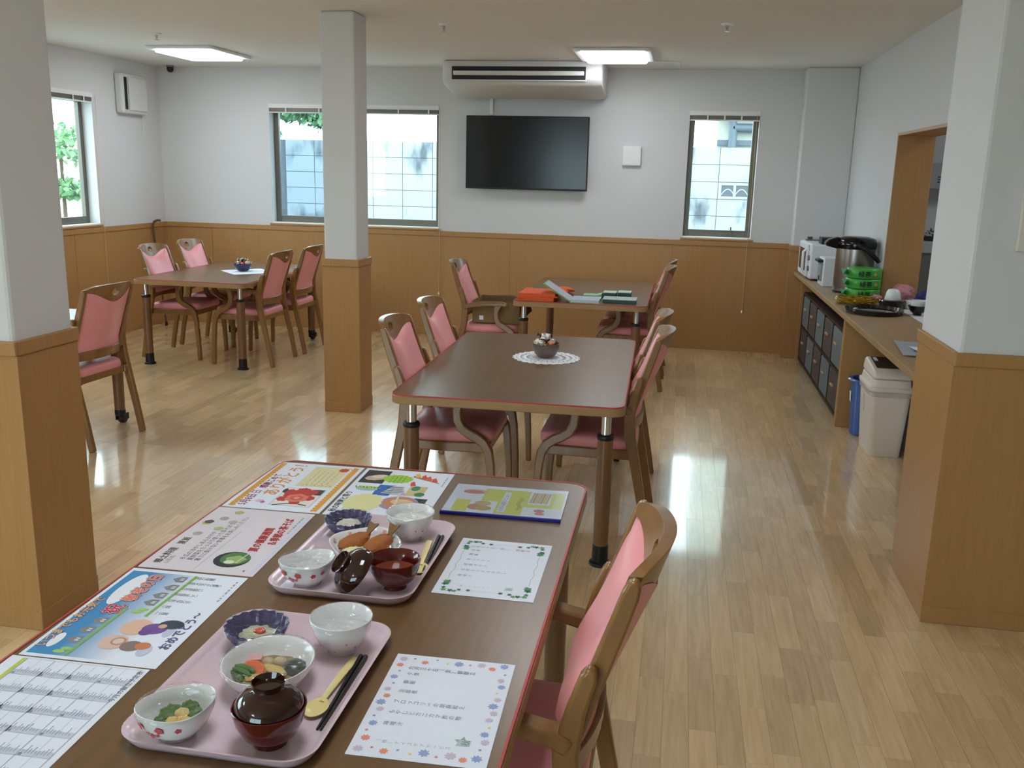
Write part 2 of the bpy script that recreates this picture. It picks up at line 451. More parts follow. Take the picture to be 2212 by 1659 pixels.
M['cord'] = mat('cord', (205, 170, 130), .7)
blind('raised venetian blind over the wide window behind the column', W1[0], W1[1], 2.045, TB, (-3.62, -3.3, -2.9, -2.55, -2.27), -2.165, .40)
blind('raised venetian blind over the narrow latched window near the counter', W2[0], W2[1], 2.03, TB, (.17, .31, .45), .575, .365)
blind('raised venetian blind over the window in the wall with the ventilator', W3[0], W3[1], 2.045, TL, (6.2, 6.6, 7.0, 7.14), 7.275, .45)

# wood lining of the kitchen hatch
mb = MB().box((XR - .006, 6.425, .749), (1.556, 6.442, 1.80)).box((XR - .006, 4.25, 1.785), (1.556, 6.442, 1.803)).box((XR - .006, 4.248, .749), (1.556, 4.265, 1.80))
M['jamb'] = wood('hatch_wood', (168, 124, 76), (178, 134, 84), .45, (70, 70, 4), True)
struct(mb.build('trim_1', M['jamb'], bevel=.002))

# ------------------------------------------------------------------ outside
M['block'] = None
def block_mat():
    m, t, p = nt('concrete_block'); N = t.nodes; L = t.links
    g = N.new('ShaderNodeNewGeometry'); oi = N.new('ShaderNodeObjectInfo')
    mp = N.new('ShaderNodeMapping'); mp.inputs['Scale'].default_value = (2.3, 2.3, .9); L.new(g.outputs['Position'], mp.inputs['Vector'])
    no = N.new('ShaderNodeTexNoise'); no.inputs['Scale'].default_value = 1.6; no.inputs['Detail'].default_value = 5; L.new(mp.outputs['Vector'], no.inputs['Vector'])
    cr = N.new('ShaderNodeValToRGB'); e = cr.color_ramp.elements
    e[0].position = .34; e[0].color = (*lin((80, 85, 90)), 1); e[1].position = .46; e[1].color = (*lin((148, 152, 156)), 1)
    L.new(no.outputs['Fac'], cr.inputs['Fac']); L.new(cr.outputs['Color'], p.inputs['Base Color']); p.inputs['Roughness'].default_value = .9
    return m
M['block'] = block_mat()
M['mortar'] = mat('mortar', (84, 88, 92), .9)
M['ground'] = mat('gravel_ground', (170, 172, 170), .9, var=.2, scale=8)
struct(B('ground_outside', (-30, YB + .2, -.35), (30, 40, -.3), M['ground']))
struct(B('ground_side', (-40, -30, -.35), (XL - .2, YB + .2, -.3), M['ground']))
struct(B('ground_front', (XL - .2, -30, -.35), (12, YF - .2, -.3), M['ground']))
def blockwall():
    y = 11.5; top = 1.845; x0, x1 = -7.0, 3.2
    w = struct(B('wall_garden', (x0, y + .006, -.3), (x1, y + .11, top - .004), M['mortar']))
    bm = MB().box((-.5, 0, -.5), (.5, .10, .5)); me = None
    row = 0; z = top
    deco = None
    while z > -.1:
        x = x0 + (.195 if row % 2 else 0) * 0
        while x < x1 - .05:
            if abs(x + .195 - .47) < .2 and row == 2 and deco is None:
                deco = (x, z)
                d = MB().box((x + .004, y, z - .196), (x + .386, y + .02, z - .165)).box((x + .004, y, z - .035), (x + .386, y + .02, z - .004)).box((x + .004, y, z - .165), (x + .04, y + .02, z - .035)).box((x + .35, y, z - .165), (x + .386, y + .02, z - .035)).box((x + .18, y, z - .165), (x + .21, y + .02, z - .035))
                n0 = len(d.v)
                d.tube([(x + .04 + .155 * k / 8, y + .008, z - .15 + .07 * math.sin(math.pi * k / 8)) for k in range(9)], .008, 6).tube([(x + .2 + .155 * k / 8, y + .008, z - .15 + .07 * math.sin(math.pi * k / 8)) for k in range(9)], .008, 6)
                d.build('pierced_block', M['block'], w)
            elif z < 2.5 and -5.2 < x < 1.2:
                if me is None:
                    o = bm.build('block', M['block'], w, bevel=.004, bseg=1); me = o.data
                else:
                    o = bpy.data.objects.new('block', me); link(o, w)
                    b = o.modifiers.new('bevel', 'BEVEL'); b.width = .004; b.segments = 1
                o.location = (x + .195, y, z - .1); o.scale = (.384, 1, .194)
            x += .39
        z -= .2; row += 1
blockwall()
# neighbour's house: pale wall, eaves and downpipes
M['render'] = mat('pale_render', (186, 186, 174), .85, var=.03)
M['pipe'] = mat('grey_downpipe', (92, 104, 112), .5)
nb = thing('neighbour_house', 'pale neighbouring house with grey downpipes behind the block wall', 'house', (3, 13.4, -.3))
def nbx(n, a, b, m, bev=0):
    mb = MB().box(a, b).xf(Matrix.Translation((-3, -13.4, .3))); return mb.build(n, m, nb, bevel=bev)
nbx('wall', (.42, 13.4, -.3), (5.5, 16, 4.5), M['render'])
nbx('eave', (.3, 13.05, 2.36), (5.6, 13.4, 2.44), M['pipe'])
nbx('sill_band', (.42, 13.34, 1.93), (5.5, 13.4, 2.0), M['pipe'])
mb = MB().tube([(.62, 13.28, -.3), (.62, 13.28, 2.2), (.58, 13.28, 2.3), (.50, 13.28, 2.36)], .055, 10).xf(Matrix.Translation((-3, -13.4, .3))); mb.build('downpipe', M['pipe'], nb, smooth=40)
mb = MB().tube([(.62, 13.28, 2.16), (1.25, 13.28, 2.16), (1.34, 13.28, 2.2), (1.38, 13.28, 2.3)], .055, 10).xf(Matrix.Translation((-3, -13.4, .3))); mb.build('cross_pipe', M['pipe'], nb, smooth=40)
# leafy tree over the block wall, shrubs by the side window
M['leaf'] = mat('leaf', (110, 150, 100), .6, var=.25, scale=6)
M['bark'] = mat('bark', (90, 74, 58), .9)
def plant(name, label, cat, base, centres, n, size, stem):
    t = thing(name, label, cat, base); rnd = random.Random(len(label)); mb = MB()
    for k in range(n):
        c, r = rnd.choice(centres)
        while True:
            q = Vector((rnd.uniform(-1, 1), rnd.uniform(-1, 1), rnd.uniform(-1, 1)))
            if q.length < 1: break
        p = Vector(c) + Vector((q.x * r[0], q.y * r[1], q.z * r[2])) - Vector(base)
        a = Vector((rnd.uniform(-1, 1), rnd.uniform(-1, 1), rnd.uniform(-1, .3))).normalized(); b = a.cross(Vector((rnd.uniform(-1, 1), rnd.uniform(-1, 1), rnd.uniform(-1, 1)))).normalized()
        l = size * rnd.uniform(.7, 1.3); u = b.cross(a) * l * .12
        mb.add([p, p + a * l * .5 + b * l * .35 + u, p + a * l, p + a * l * .5 - b * l * .35 + u], [(0, 1, 2, 3)])
    tag(mb.build('foliage', M['leaf'], t), kind='stuff')
    MB().tube([Vector(q) - Vector(base) for q in stem], [.03, .025, .02, .015][:len(stem)], 8).build('stem', M['bark'], t, smooth=40)
plant('garden_tree', 'leafy tree hanging over the block wall outside the wide window', 'tree', (-5.6, 12.4, -.3),
      [((-5.2, 12.2, 2.32), (.55, .3, .22)), ((-4.85, 12.2, 2.24), (.26, .25, .22)), ((-5.6, 12.2, 2.6), (.8, .4, .5)), ((-5.42, 11.9, 1.85), (.07, .1, .3))], 1500, .10, [(-5.6, 12.4, -.3), (-5.6, 12.4, 1.5), (-5.5, 12.3, 2.2), (-5.3, 12.2, 2.8)])
plant('garden_shrub', 'green shrub growing outside the window in the ventilator wall', 'shrub', (-7.4, 10.3, -.3),
      [((-7.4, 10.35, 1.74), (.45, .45, .24)), ((-7.35, 10.25, 1.2), (.3, .3, .12)), ((-7.4, 10.3, .3), (.4, .4, .3))], 900, .10, [(-7.4, 10.3, -.3), (-7.4, 10.3, .6), (-7.4, 10.3, 1.6)])
# ------------------------------------------------------------------ dining tables
TZ = .656
def make_table(label):
    w, l = .905, 1.5
    t = thing('dining_table', label, 'table')
    o = rrect(-w / 2, -l / 2, w / 2, l / 2, .055, 7); i1 = rrect(-w / 2 + .002, -l / 2 + .002, w / 2 - .002, l / 2 - .002, .053, 7)
    i2 = rrect(-w / 2 + .0065, -l / 2 + .0065, w / 2 - .0065, l / 2 - .0065, .0485, 7)
    MB().prism(i2, TZ - .028, TZ).build('tabletop', M['tabletop'], t)
    e = MB(); ring_prism(e, o, i2, TZ - .037, TZ - .004); e.build('edge_band', M['tableedge'], t, smooth=30, bevel=.004)
    e = MB(); ring_prism(e, i1, i2, TZ - .004, TZ + .0012); e.build('piping', M['piping'], t, smooth=30)
    MB().box((-.36, -.62, TZ - .042), (.36, -.58, TZ - .028)).box((-.36, .58, TZ - .042), (.36, .62, TZ - .028)).box((-.36, -.58, TZ - .042), (-.33, .58, TZ - .028)).box((.33, -.58, TZ - .042), (.36, .58, TZ - .028)).build('apron', M['legwood'], t)
    for sx in (-1, 1):
        for sy in (-1, 1):
            c = (sx * (w / 2 - .07), sy * (l / 2 - .078), 0)
            lg = MB().lathe([(.029, .076), (.031, .30), (.030, .515)], 22, c).build('leg', M['legwood'], t, smooth=50)
            MB().lathe([(.0205, .50), (.0205, TZ - .028)], 20, c).build('chrome_post', M['chrome'], lg, smooth=50)
            MB().lathe([(.0315, .513), (.0335, .518), (.0335, .527), (.030, .532), (.0205, .533)], 22, c).build('collar', M['black'], lg, smooth=50)
            if sy < 0:
                MB().lathe([(.041, 0), (.043, .004), (.041, .012), (.032, .016), (.031, .082), (.029, .084)], 24, c).build('foot', M['black'], lg, smooth=40)
            else:
                ft = MB().lathe([(.024, .05), (.031, .056), (.031, .084), (.029, .086)], 22, c); ft.box((c[0] - .026, c[1] - .012, .022), (c[0] - .018, c[1] + .045, .06)).box((c[0] + .018, c[1] - .012, .022), (c[0] + .026, c[1] + .045, .06))
                f = ft.build('caster', M['black'], lg, smooth=40)
                wv = MB().lathe([(.012, -.017), (.028, -.016), (.030, -.010), (.030, .010), (.028, .016), (.012, .017)], 22); wv.xf(Matrix.Translation((c[0], c[1] + .022, .030)) @ Matrix.Rotation(math.pi / 2, 4, 'Y'))
                wv.build('wheel', M['black'], f, smooth=40)
    return t
tb0 = make_table('brown dining table with two meal trays and paper posters on it')
tb0.location = (-.658, 1.705, 0)
def put_table(x, y, label, rz=0):
    t = copy_tree(tb0); t.location = (x, y, 0); t.rotation_euler = (0, 0, rz); t['label'] = label; return t
put_table(-.628, 4.075, 'brown dining table with a lace doily and a grey bowl of sweets', R_(1.2))
put_table(-.635, 6.85, 'brown dining table with orange cloths and an open green folder')
put_table(-3.565, 7.03, 'brown dining table with a white pointed cloth and a navy bowl')
put_table(-3.56, 4.10, 'brown dining table half hidden behind the thick pillar, bare top')
for o in bpy.data.objects:
    if o.get('category') == 'table': o['group'] = 'dining tables'

# ------------------------------------------------------------------ armchairs
def make_chair(label):
    t = thing('armchair', label, 'chair'); wd = M['chairwood']
    # back lean: u at height z
    def ub(z): return .104 - (z - .56) * .33 if z > .56 else .104
    def bulge(y): return -.046 * (1 - (y / .178) ** 2)
    for s in (-1, 1):
        y0, y1 = s * .203, s * .230
        p = [(.016, 0), (.045, .16), (.082, .34), (.108, .46), (.114, .55), (.098, .63), (.080, .69), (.075, .706)]
        MB().ribbon(p, [.034, .036, .040, .046, .046, .034, .030, .018], y0, y1).build('leg', wd, t, smooth=35, bevel=.006)
        p = [(.496, 0), (.490, .17), (.480, .31), (.470, .365), (.450, .400), (.420, .422), (.386, .438), (.357, .458), (.340, .490), (.336, .53), (.342, .565), (.352, .592)]
        MB().ribbon(p, [.030, .033, .037, .040, .041, .041, .041, .040, .038, .036, .042, .060], y0, y1).build('leg', wd, t, smooth=40, bevel=.006)
        p = [(.106, .560), (.135, .573), (.18, .583), (.25, .590), (.32, .594), (.37, .596), (.402, .592), (.414, .584)]
        MB().ribbon(p, [.030, .032, .030, .028, .028, .030, .026, .012], s * .194, s * .237).build('armrest', wd, t, smooth=40, bevel=.008, )
        # back post
        p = [(.112, .50), (.107, .56), (.085, .63), (.062, .70), (.036, .78), (.020, .832), (.0145, .850), (.011, .858)]
        MB().ribbon(p, [.034, .036, .036, .034, .032, .030, .024, .010], s * .178, s * .2025).build('back_post', wd, t, smooth=35, bevel=.006)
        MB().ribbon([(.075, .372), (.25, .368), (.455, .372)], [.042, .040, .042], s * .178, s * .2025).build('seat_rail', wd, t, bevel=.004)
    MB().box((.452, -.175, .352), (.472, .175, .39)).build('seat_rail', wd, t, bevel=.004)
    MB().box((.082, -.175, .352), (.102, .175, .39)).build('seat_rail', wd, t, bevel=.004)
    # lower back rail, bowed
    mb = MB(); n = 12; path = []
    def lr0(a, b):
        y = -.176 + .352 * a; z = .472 + .05 * b; return (ub(.55) + bulge(y) * .7 + (.50 - z) * .1 - .008, y, z)
    def lr1(a, b):
        x, y, z = lr0(a, b); return (x + .018, y, z)
    MB().solid(lr1, lr0, 12, 2).build('back_rail', wd, t, smooth=40, bevel=.003)
    # curved crest rail with a grip hole
    N = 28; th = .024; hw, hh, hz = .032, .0195, .833
    def zt(y): return .878 - .008 * (y / .178) ** 2 - .012 * (y / .178) ** 8
    def zl(y): return .776 + .030 * (1 - math.cos(math.pi * min(1, abs(y) / .185)))
    cols = []; vs = []
    ys = sorted(set([round(-.178 + .356 * k / N, 5) for k in range(N + 1)] + [-hw, hw]))
    def pt(y, z, f):
        u = ub(z) - .004 + bulge(y); return (u + (th if f else 0), y, z)
    ids = {}
    fs = []
    def V(y, k, z, f):
        key = (y, k, f)
        if key not in ids: ids[key] = len(vs); vs.append(pt(y, z, f))
        return ids[key]
    def lev(y):
        if abs(y) < hw - 1e-6:
            d = hh * math.sqrt(1 - (y / hw) ** 2); return [('l', zl(y)), ('a', hz - d), ('b', hz + d), ('t', zt(y))]
        return [('l', zl(y)), ('m', hz), ('m', hz), ('t', zt(y))]
    for ya, yb in zip(ys, ys[1:]):
        A, Bq = lev(ya), lev(yb); inh = abs((ya + yb) / 2) < hw
        for f in (0, 1):
            for i in (0, 2):
                q = [V(ya, A[i][0], A[i][1], f), V(yb, Bq[i][0], Bq[i][1], f), V(yb, Bq[i + 1][0], Bq[i + 1][1], f), V(ya, A[i + 1][0], A[i + 1][1], f)]
                fs.append(tuple(q if f else reversed(q)))
        def wall(i, rev):
            q = [V(ya, A[i][0], A[i][1], 0), V(yb, Bq[i][0], Bq[i][1], 0), V(yb, Bq[i][0], Bq[i][1], 1), V(ya, A[i][0], A[i][1], 1)]
            fs.append(tuple(reversed(q) if rev else q))
        wall(0, False); wall(3, True)
        if inh: wall(1, True); wall(2, False)
    for y, rev in ((ys[0], False), (ys[-1], True)):
        A = lev(y)
        q = [V(y, 'l', A[0][1], 0), V(y, 'l', A[0][1], 1), V(y, 'm', hz, 1), V(y, 't', A[3][1], 1), V(y, 't', A[3][1], 0), V(y, 'm', hz, 0)]
        fs.append(tuple(reversed(q) if rev else q))
    MB().add(vs, fs).build('crest_rail', wd, t, smooth=35, bevel=.004)
    # upholstered back
    def top(y): return zl(y) + .004
    def pf(a, b):
        y = -.176 + .352 * a; z = .512 + (top(y) - .512) * b
        ed = 1 - (2 * a - 1) ** 6; eb = 1 - (2 * b - 1) ** 8
        return (ub(z) + bulge(y) * (.25 + .72 * b ** 2) + .014 + .026 * ed * eb + .014 * math.exp(-((b - .22) / .22) ** 2) * ed, y, z)
    def pb(a, b):
        y = -.176 + .352 * a; z = .512 + (top(y) - .512) * b
        return (ub(z) + bulge(y) * (.45 + .55 * b) - .004 - .004 * (1 - (2 * a - 1) ** 4), y, z)
    MB().solid(pb, pf, 16, 14).build('backrest', M['pink'], t, smooth=60)
    # seat cushion
    pl = rrect(.085, -.192, .487, .192, .05, 5)
    vs = []; fs = []; n = len(pl); cx, cy = .28, 0
    rings = [(.965, .386), (1.0, .394), (1.0, .418), (.985, .430), (.95, .438), (.80, .444), (.5, .444)]
    for k, z in rings:
        for x, y in pl: vs.append((cx + (x - cx) * k, cy + (y - cy) * k, z + (.006 * (x - .28) / .2)))
    for r in range(len(rings) - 1):
        for i in range(n): j = (i + 1) % n; fs.append((r * n + i, r * n + j, (r + 1) * n + j, (r + 1) * n + i))
    fs.append(tuple(reversed(range(n)))); fs.append(tuple(range((len(rings) - 1) * n, len(rings) * n)))
    MB().add(vs, fs).build('seat', M['pink'], t, smooth=60)
    return t
ch0 = make_chair('pink armchair pulled up to the table with the meal trays')
def put_chair(o, x, y, rz):
    o.location = (x, y, 0); o.rotation_euler = (0, 0, R_(rz)); o['group'] = 'pink armchairs'
put_chair(ch0, -.022, 1.60, 180)
for x, y, rz, lb in [
    (-1.203, 3.82, 1, 'pink armchair at the lace doily table, on the column side, next to the poster table'),
    (-1.215, 4.45, 1, 'pink armchair at the lace doily table, on the column side, towards the television'),
    (-.042, 3.885, 180, 'pink armchair at the lace doily table, on the counter side, next to the tray table'),
    (-.056, 4.40, 180, 'pink armchair at the lace doily table, on the counter side, towards the television'),
    (-1.575, 6.54, 0, 'pink armchair with a cardboard box on its seat'),
    (-.055, 6.72, 180, 'pink armchair at the orange cloth table, on the counter side, farther from the narrow window'),
    (-.052, 7.23, 180, 'pink armchair at the orange cloth table, on the counter side, closest to the narrow window'),
    (-2.985, 6.70, 180, 'pink armchair at the navy bowl table, back to the column, away from the window'),
    (-2.965, 7.28, 180, 'pink armchair at the navy bowl table, partly behind the column, under the wide window'),
    (-4.145, 6.79, 0, 'pink armchair at the navy bowl table, ventilator wall side, away from the window'),
    (-4.145, 7.36, 0, 'pink armchair at the navy bowl table, ventilator wall side, near the walking cane'),
    (-2.962, 4.44, 177, 'lone pink armchair seen from behind beside the thick pillar')]:
    c = copy_tree(ch0); c['label'] = lb; put_chair(c, x, y, rz)

# ------------------------------------------------------------------ counter under the kitchen hatch
M['counter'] = wood('counter_laminate', (160, 132, 95), (172, 144, 106), .35, (60, 6, 30), True)
ct = thing('counter', 'long wooden counter under the kitchen hatch along the wall', 'counter', (1.15, 5.9, 0))
def cbx(n, a, b, m, par=None, bev=0, base=(1.15, 5.9, 0)):
    return MB().box(a, b).xf(Matrix.Translation((-base[0], -base[1], -base[2]))).build(n, m, par, bevel=bev)
cbx('worktop', (.964, PY1 + .003, .715), (1.334, 8.075, .747), M['counter'], ct, .003)
cbx('hatch_shelf', (1.3345, 4.267, .717), (1.60, 6.424, .7468), M['counter'], ct)
cbx('divider', (1.026, 5.845, 0), (1.33, 5.905, .714), M['panel'], ct, .003)
cbx('end_panel', (1.03, 8.02, 0), (1.33, 8.07, .714), M['panel'], ct, .002)
# cube shelf with fabric drawers
M['shelfdark'] = mat('dark_brown_board', (52, 40, 32), .5)
M['fabgrey'] = mat('grey_blue_fabric', (106, 114, 117), .85, var=.08, scale=200, bump=.3)
M['fabbrown'] = mat('brown_fabric', (86, 73, 65), .85, var=.08, scale=200, bump=.3)
M['handle'] = mat('pale_handle', (188, 150, 122), .5)
sh = thing('cube_shelf', 'dark cube shelf with ten fabric drawers under the counter', 'shelf', (1.18, 7.02, 0))
sb = (1.18, 7.02, 0); Y0, Y1 = 6.02, 8.01; cw = (Y1 - Y0 - .016) / 5
cbx('board', (1.05, Y0, .568), (1.325, Y1, .584), M['shelfdark'], sh, 0, sb); cbx('board', (1.05, Y0, .012), (1.325, Y1, .028), M['shelfdark'], sh, 0, sb); cbx('board', (1.05, Y0, .288), (1.325, Y1, .304), M['shelfdark'], sh, 0, sb)
cbx('plinth', (1.07, Y0, 0), (1.32, Y1, .012), M['shelfdark'], sh, 0, sb)
cbx('back_board', (1.325, Y0, .012), (1.33, Y1, .584), M['shelfdark'], sh, 0, sb)
for k in range(6): cbx('upright', (1.05, Y0 + k * cw, .028), (1.325, Y0 + k * cw + .016, .568), M['shelfdark'], sh, 0, sb)
for k in range(5):
    for r in range(2):
        ya = Y0 + k * cw + .027; yb = ya + cw - .038; z0 = (.034, .310)[r]; g = ((k % 2 == 0) == (r == 1))
        d = cbx('drawer', (1.052, ya, z0), (1.31, yb, z0 + .244), M['fabgrey' if g else 'fabbrown'], sh, .008, sb)
        yc = (ya + yb) / 2
        cbx('handle', (1.038, yc - .045, z0 + .142), (1.052, yc + .045, z0 + .158), M['handle'], d, .004, sb)
# ------------------------------------------------------------------ lamps, air conditioner, television, wall fittings
M['diffuser'] = mat('lamp_diffuser', (255, 253, 248), .5, var=0, emit=(240, 247, 255), estr=LAMP_STRENGTH)
def lamp(x, y, label, w=.46, l=.60):
    t = thing('ceiling_lamp', label, 'lamp', (x, y, HC), 0, 'ceiling lamps')
    MB().prism(rrect(-w / 2 - .05, -l / 2 - .05, w / 2 + .05, l / 2 + .05, .03, 4), -.022, 0).build('housing', M['white'], t, bevel=.006)
    MB().prism(rrect(-w / 2, -l / 2, w / 2, l / 2, .04, 5), -.040, -.0225).build('diffuser', M['diffuser'], t, bevel=.006)
lamp(-3.86, 7.2, 'lit white ceiling lamp above the navy bowl table')
lamp(-.56, 7.28, 'lit white ceiling lamp above the orange cloth table')
lamp(-3.86, 4.3, 'lit ceiling lamp over the table behind the thick pillar')
lamp(-.56, 4.3, 'lit ceiling lamp over the lace doily table')
lamp(-3.86, 1.4, 'added lit ceiling lamp in the near part of the room by the side windows')  # out of view, same added row, brightens the near part of the room
lamp(-.56, 1.4, 'added lit ceiling lamp over the meal tray table')  # unseen lamp, placed above the near table to brighten it
lamp(-2.2, -1.5, 'lit ceiling lamp by the added window at the near end of the room')
kl = lamp(2.5, 6.2, 'lit ceiling lamp in the kitchen beyond the hatch')

ac = thing('air_conditioner', 'white ceiling-hung air conditioner above the television', 'air conditioner', (-1.345, 8.0, HC))
AW = .612
prof = [(-.275, -.004), (-.292, -.04), (-.290, -.145), (-.265, -.180), (-.235, -.196), (.20, -.262), (.27, -.255), (.285, -.20), (.285, -.004)]
mb = MB(); xs = [(-AW - .045, .80), (-AW - .038, .90), (-AW - .02, .97), (-AW + .01, 1.0), (AW - .01, 1.0), (AW + .02, .97), (AW + .038, .90), (AW + .045, .80)]
vs = []; fs = []; n = len(prof)
for x, k in xs:
    for y, z in prof: vs.append((x, .0 + (y - 0) * (1 - (1 - k) * .5), -.13 + (z + .13) * (k if z < -.05 else 1)))
for i in range(len(xs) - 1):
    for j in range(n):
        j2 = (j + 1) % n; fs.append((i * n + j, i * n + j2, (i + 1) * n + j2, (i + 1) * n + j))
fs.append(tuple(range(n))); fs.append(tuple(reversed(range((len(xs) - 1) * n, len(xs) * n))))
M['acwhite'] = mat('air_conditioner_white', (214, 212, 208), .45, var=.01)
mb.add(vs, [tuple(reversed(f)) for f in fs]).build('casing', M['acwhite'], ac, smooth=30)
MB().box((-.572, -.297, -.150), (.525, -.2915, -.048)).build('outlet', M['dark'], ac)
MB().box((-.560, -.312, -.118), (.513, -.290, -.083)).build('flap', M['acwhite'], ac, bevel=.006)
MB().box((-.572, -.300, -.160), (.530, -.288, -.1505)).build('lip', M['acwhite'], ac, bevel=.003)

tv = thing('television', 'black flat wall-mounted television, switched off', 'television', (-1.365, 8.22, 1.665))
tw, thh = .541, .313
M['tvscreen'] = mat('tv_screen', (9, 9, 11), .18, var=0, spec=.5)
e = MB(); e.box((-tw, -.025, -thh), (tw, .015, thh)); e.build('body', M['black'], tv, bevel=.004)
MB().box((-tw + .009, -.0268, -thh + .016), (tw - .009, -.0252, thh - .009)).build('screen', M['tvscreen'], tv)
MB().box((-.22, .0155, -.16), (.22, .0715, .16)).build('wall_bracket', M['black'], tv)
tag(B('cable_duct', (-1.715, YB - .016, 1.99), (-1.685, YB, 2.13), M['white'], bevel=.002), 'slim white cable duct running up behind the television', 'duct')
pn = thing('wall_panel', 'square white panel on the wall beside the television', 'panel', (-.452, YB, 1.662))
MB().box((-.078, -.034, -.082), (.078, -.001, .082)).build('cover', M['white'], pn, bevel=.005)
MB().box((-.066, -.0365, -.070), (.066, -.0345, .070)).build('front', M['white'], pn, bevel=.002)

vt = thing('wall_ventilator', 'boxy white wall ventilator with a dark slot in the corner', 'ventilator', (XL, 7.785, 2.09))
MB().box((.001, -.195, -.168), (.075, .195, .168)).build('housing', M['acwhite'], vt, bevel=.02, )
MB().box((.076, -.160, -.135), (.078, -.120, .135)).build('slot', M['dark'], vt)
MB().box((.076, -.105, -.14), (.088, .170, .14)).build('cover', M['acwhite'], vt, bevel=.006)
MB().tube([(.02, .185, -.168), (.02, .187, -.35)], .002, 6).build('pull_string', M['white'], vt)

cm = thing('dome_camera', 'small dark dome in the ceiling corner', 'camera', (-4.70, 8.2, HC))
MB().lathe([(.034, 0), (.034, -.012), (.03, -.016)], 18).build('base', M['grey'], cm, smooth=40)
MB().lathe([(.030, -.016), (.031, -.035), (.024, -.052), (.012, -.060), (0, -.062)], 18).build('dome', M['dark'], cm, smooth=60)
for x, y, lb in ((-3.66, 6.23, 'small ceiling sprinkler head beside the lamp over the navy bowl table'), (-1.514, 5.87, 'small ceiling sprinkler head between the column and the air conditioner'), (.197, 5.89, 'small ceiling sprinkler head near the narrow window')):
    s = thing('sprinkler', lb, 'sprinkler', (x, y, HC))
    MB().lathe([(.036, 0), (.034, -.008), (.012, -.010)], 18).build('plate', M['white'], s, smooth=40)
    MB().lathe([(.010, -.010), (.010, -.028), (.004, -.030), (.004, -.040), (.016, -.041), (.016, -.044)], 12).build('nozzle', M['chrome'], s, smooth=40)
tag(B('ceiling_hatch', (-.41, 7.72, HC - .012), (-.08, 8.12, HC), M['acwhite'], bevel=.003), 'flat square plate on the ceiling beside the lamp and air conditioner', 'hatch')

ca = thing('walking_cane', 'dark wooden walking cane leaning in the corner', 'cane', (-4.76, 7.98, 0))
M['cane'] = wood('cane_wood', (72, 46, 24), (92, 60, 34), .35, (20, 20, 4))
MB().tube([(0, 0, .02), (-.05, .01, .5), (-.088, .02, .90), (-.09, .022, .945), (-.080, .03, .972), (-.055, .045, .985), (-.03, .06, .980)], [.0085, .009, .0095, .010, .0105, .0105, .010], 10).build('shaft', M['cane'], ca, smooth=60)
MB().cyl((0, 0, 0), .013, .035, 14).build('rubber_tip', M['black'], ca, smooth=40)

ip = thing('intercom', 'pale wall frame with a dark centre on the wall end', 'frame', (1.13, PY0, 1.44))
MB().box((-.085, -.022, -.145), (.085, -.001, .145)).build('frame', M['offwhite'], ip, bevel=.004)
MB().box((-.055, -.024, -.10), (.055, -.0221, .10)).build('insert', M['fabbrown'], ip)

# ------------------------------------------------------------------ kitchen seen through the hatch
M['steel'] = mat('dull_steel', (120, 124, 126), .35, .7)
M['kgrey'] = mat('kitchen_grey', (150, 154, 156), .5)
kc = thing('kitchen_unit', 'dark grey steel kitchen unit standing beyond the hatch', 'cabinet', (2.2, 7.9, 0))
MB().box((-.5, -.3, 0), (.9, .36, .97)).build('body', M['steel'], kc, bevel=.004)
MB().box((-.52, -.32, .9705), (.92, .36, 1.06)).build('top', M['kgrey'], kc, bevel=.004)
kh = thing('kitchen_hood', 'grey slotted box hung on the kitchen wall', 'hood', (2.05, 8.29, 1.55))
MB().box((-.3, -.28, -.10), (.3, -.002, .10)).build('body', M['kgrey'], kh, bevel=.006)
for z in (-.02, 0, .02): MB().box((-.06, -.283, -.03 + z), (.08, -.2805, -.022 + z)).build('slot', M['dark'], kh)
hb = thing('herb_tray', 'low tray of green leaves on the steel kitchen unit', 'tray', (2.02, 7.72, 1.0605))
MB().box((-.15, -.08, 0), (.15, .08, .03)).build('tray', M['dark'], hb)
rnd = random.Random(5); mb = MB()
for k in range(160):
    p = Vector((rnd.uniform(-.14, .14), rnd.uniform(-.07, .07), rnd.uniform(.03, .075))); a = Vector((rnd.uniform(-1, 1), rnd.uniform(-1, 1), rnd.uniform(0, 1))).normalized() * .03; b = a.cross(Vector((0, 0, 1))) * .4
    mb.add([p, p + a * .5 + b, p + a, p + a * .5 - b], [(0, 1, 2, 3)])
M['herb'] = mat('herb_green', (62, 110, 52), .6, var=.2)
tag(mb.build('leaves', M['herb'], hb), kind='stuff')
# ------------------------------------------------------------------ text as flat meshes
def text_mesh(body, size, align='LEFT', line=1.0):
    cu = bpy.data.curves.new('t', 'FONT'); cu.body = body; cu.size = size; cu.align_x = align; cu.space_line = line; cu.resolution_u = 2
    o = bpy.data.objects.new('t', cu); COL.objects.link(o)
    dg = bpy.context.evaluated_depsgraph_get(); dg.update()
    me = bpy.data.meshes.new_from_object(o.evaluated_get(dg))
    vs = [tuple(v.co) for v in me.vertices]; fs = [tuple(p.vertices) for p in me.polygons]
    bpy.data.objects.remove(o); bpy.data.curves.remove(cu); bpy.data.meshes.remove(me)
    return vs, fs
INK = {}
def ink(rgb):
    if rgb not in INK: INK[rgb] = mat('ink_%02x%02x%02x' % rgb, rgb, .7, var=0)
    return INK[rgb]

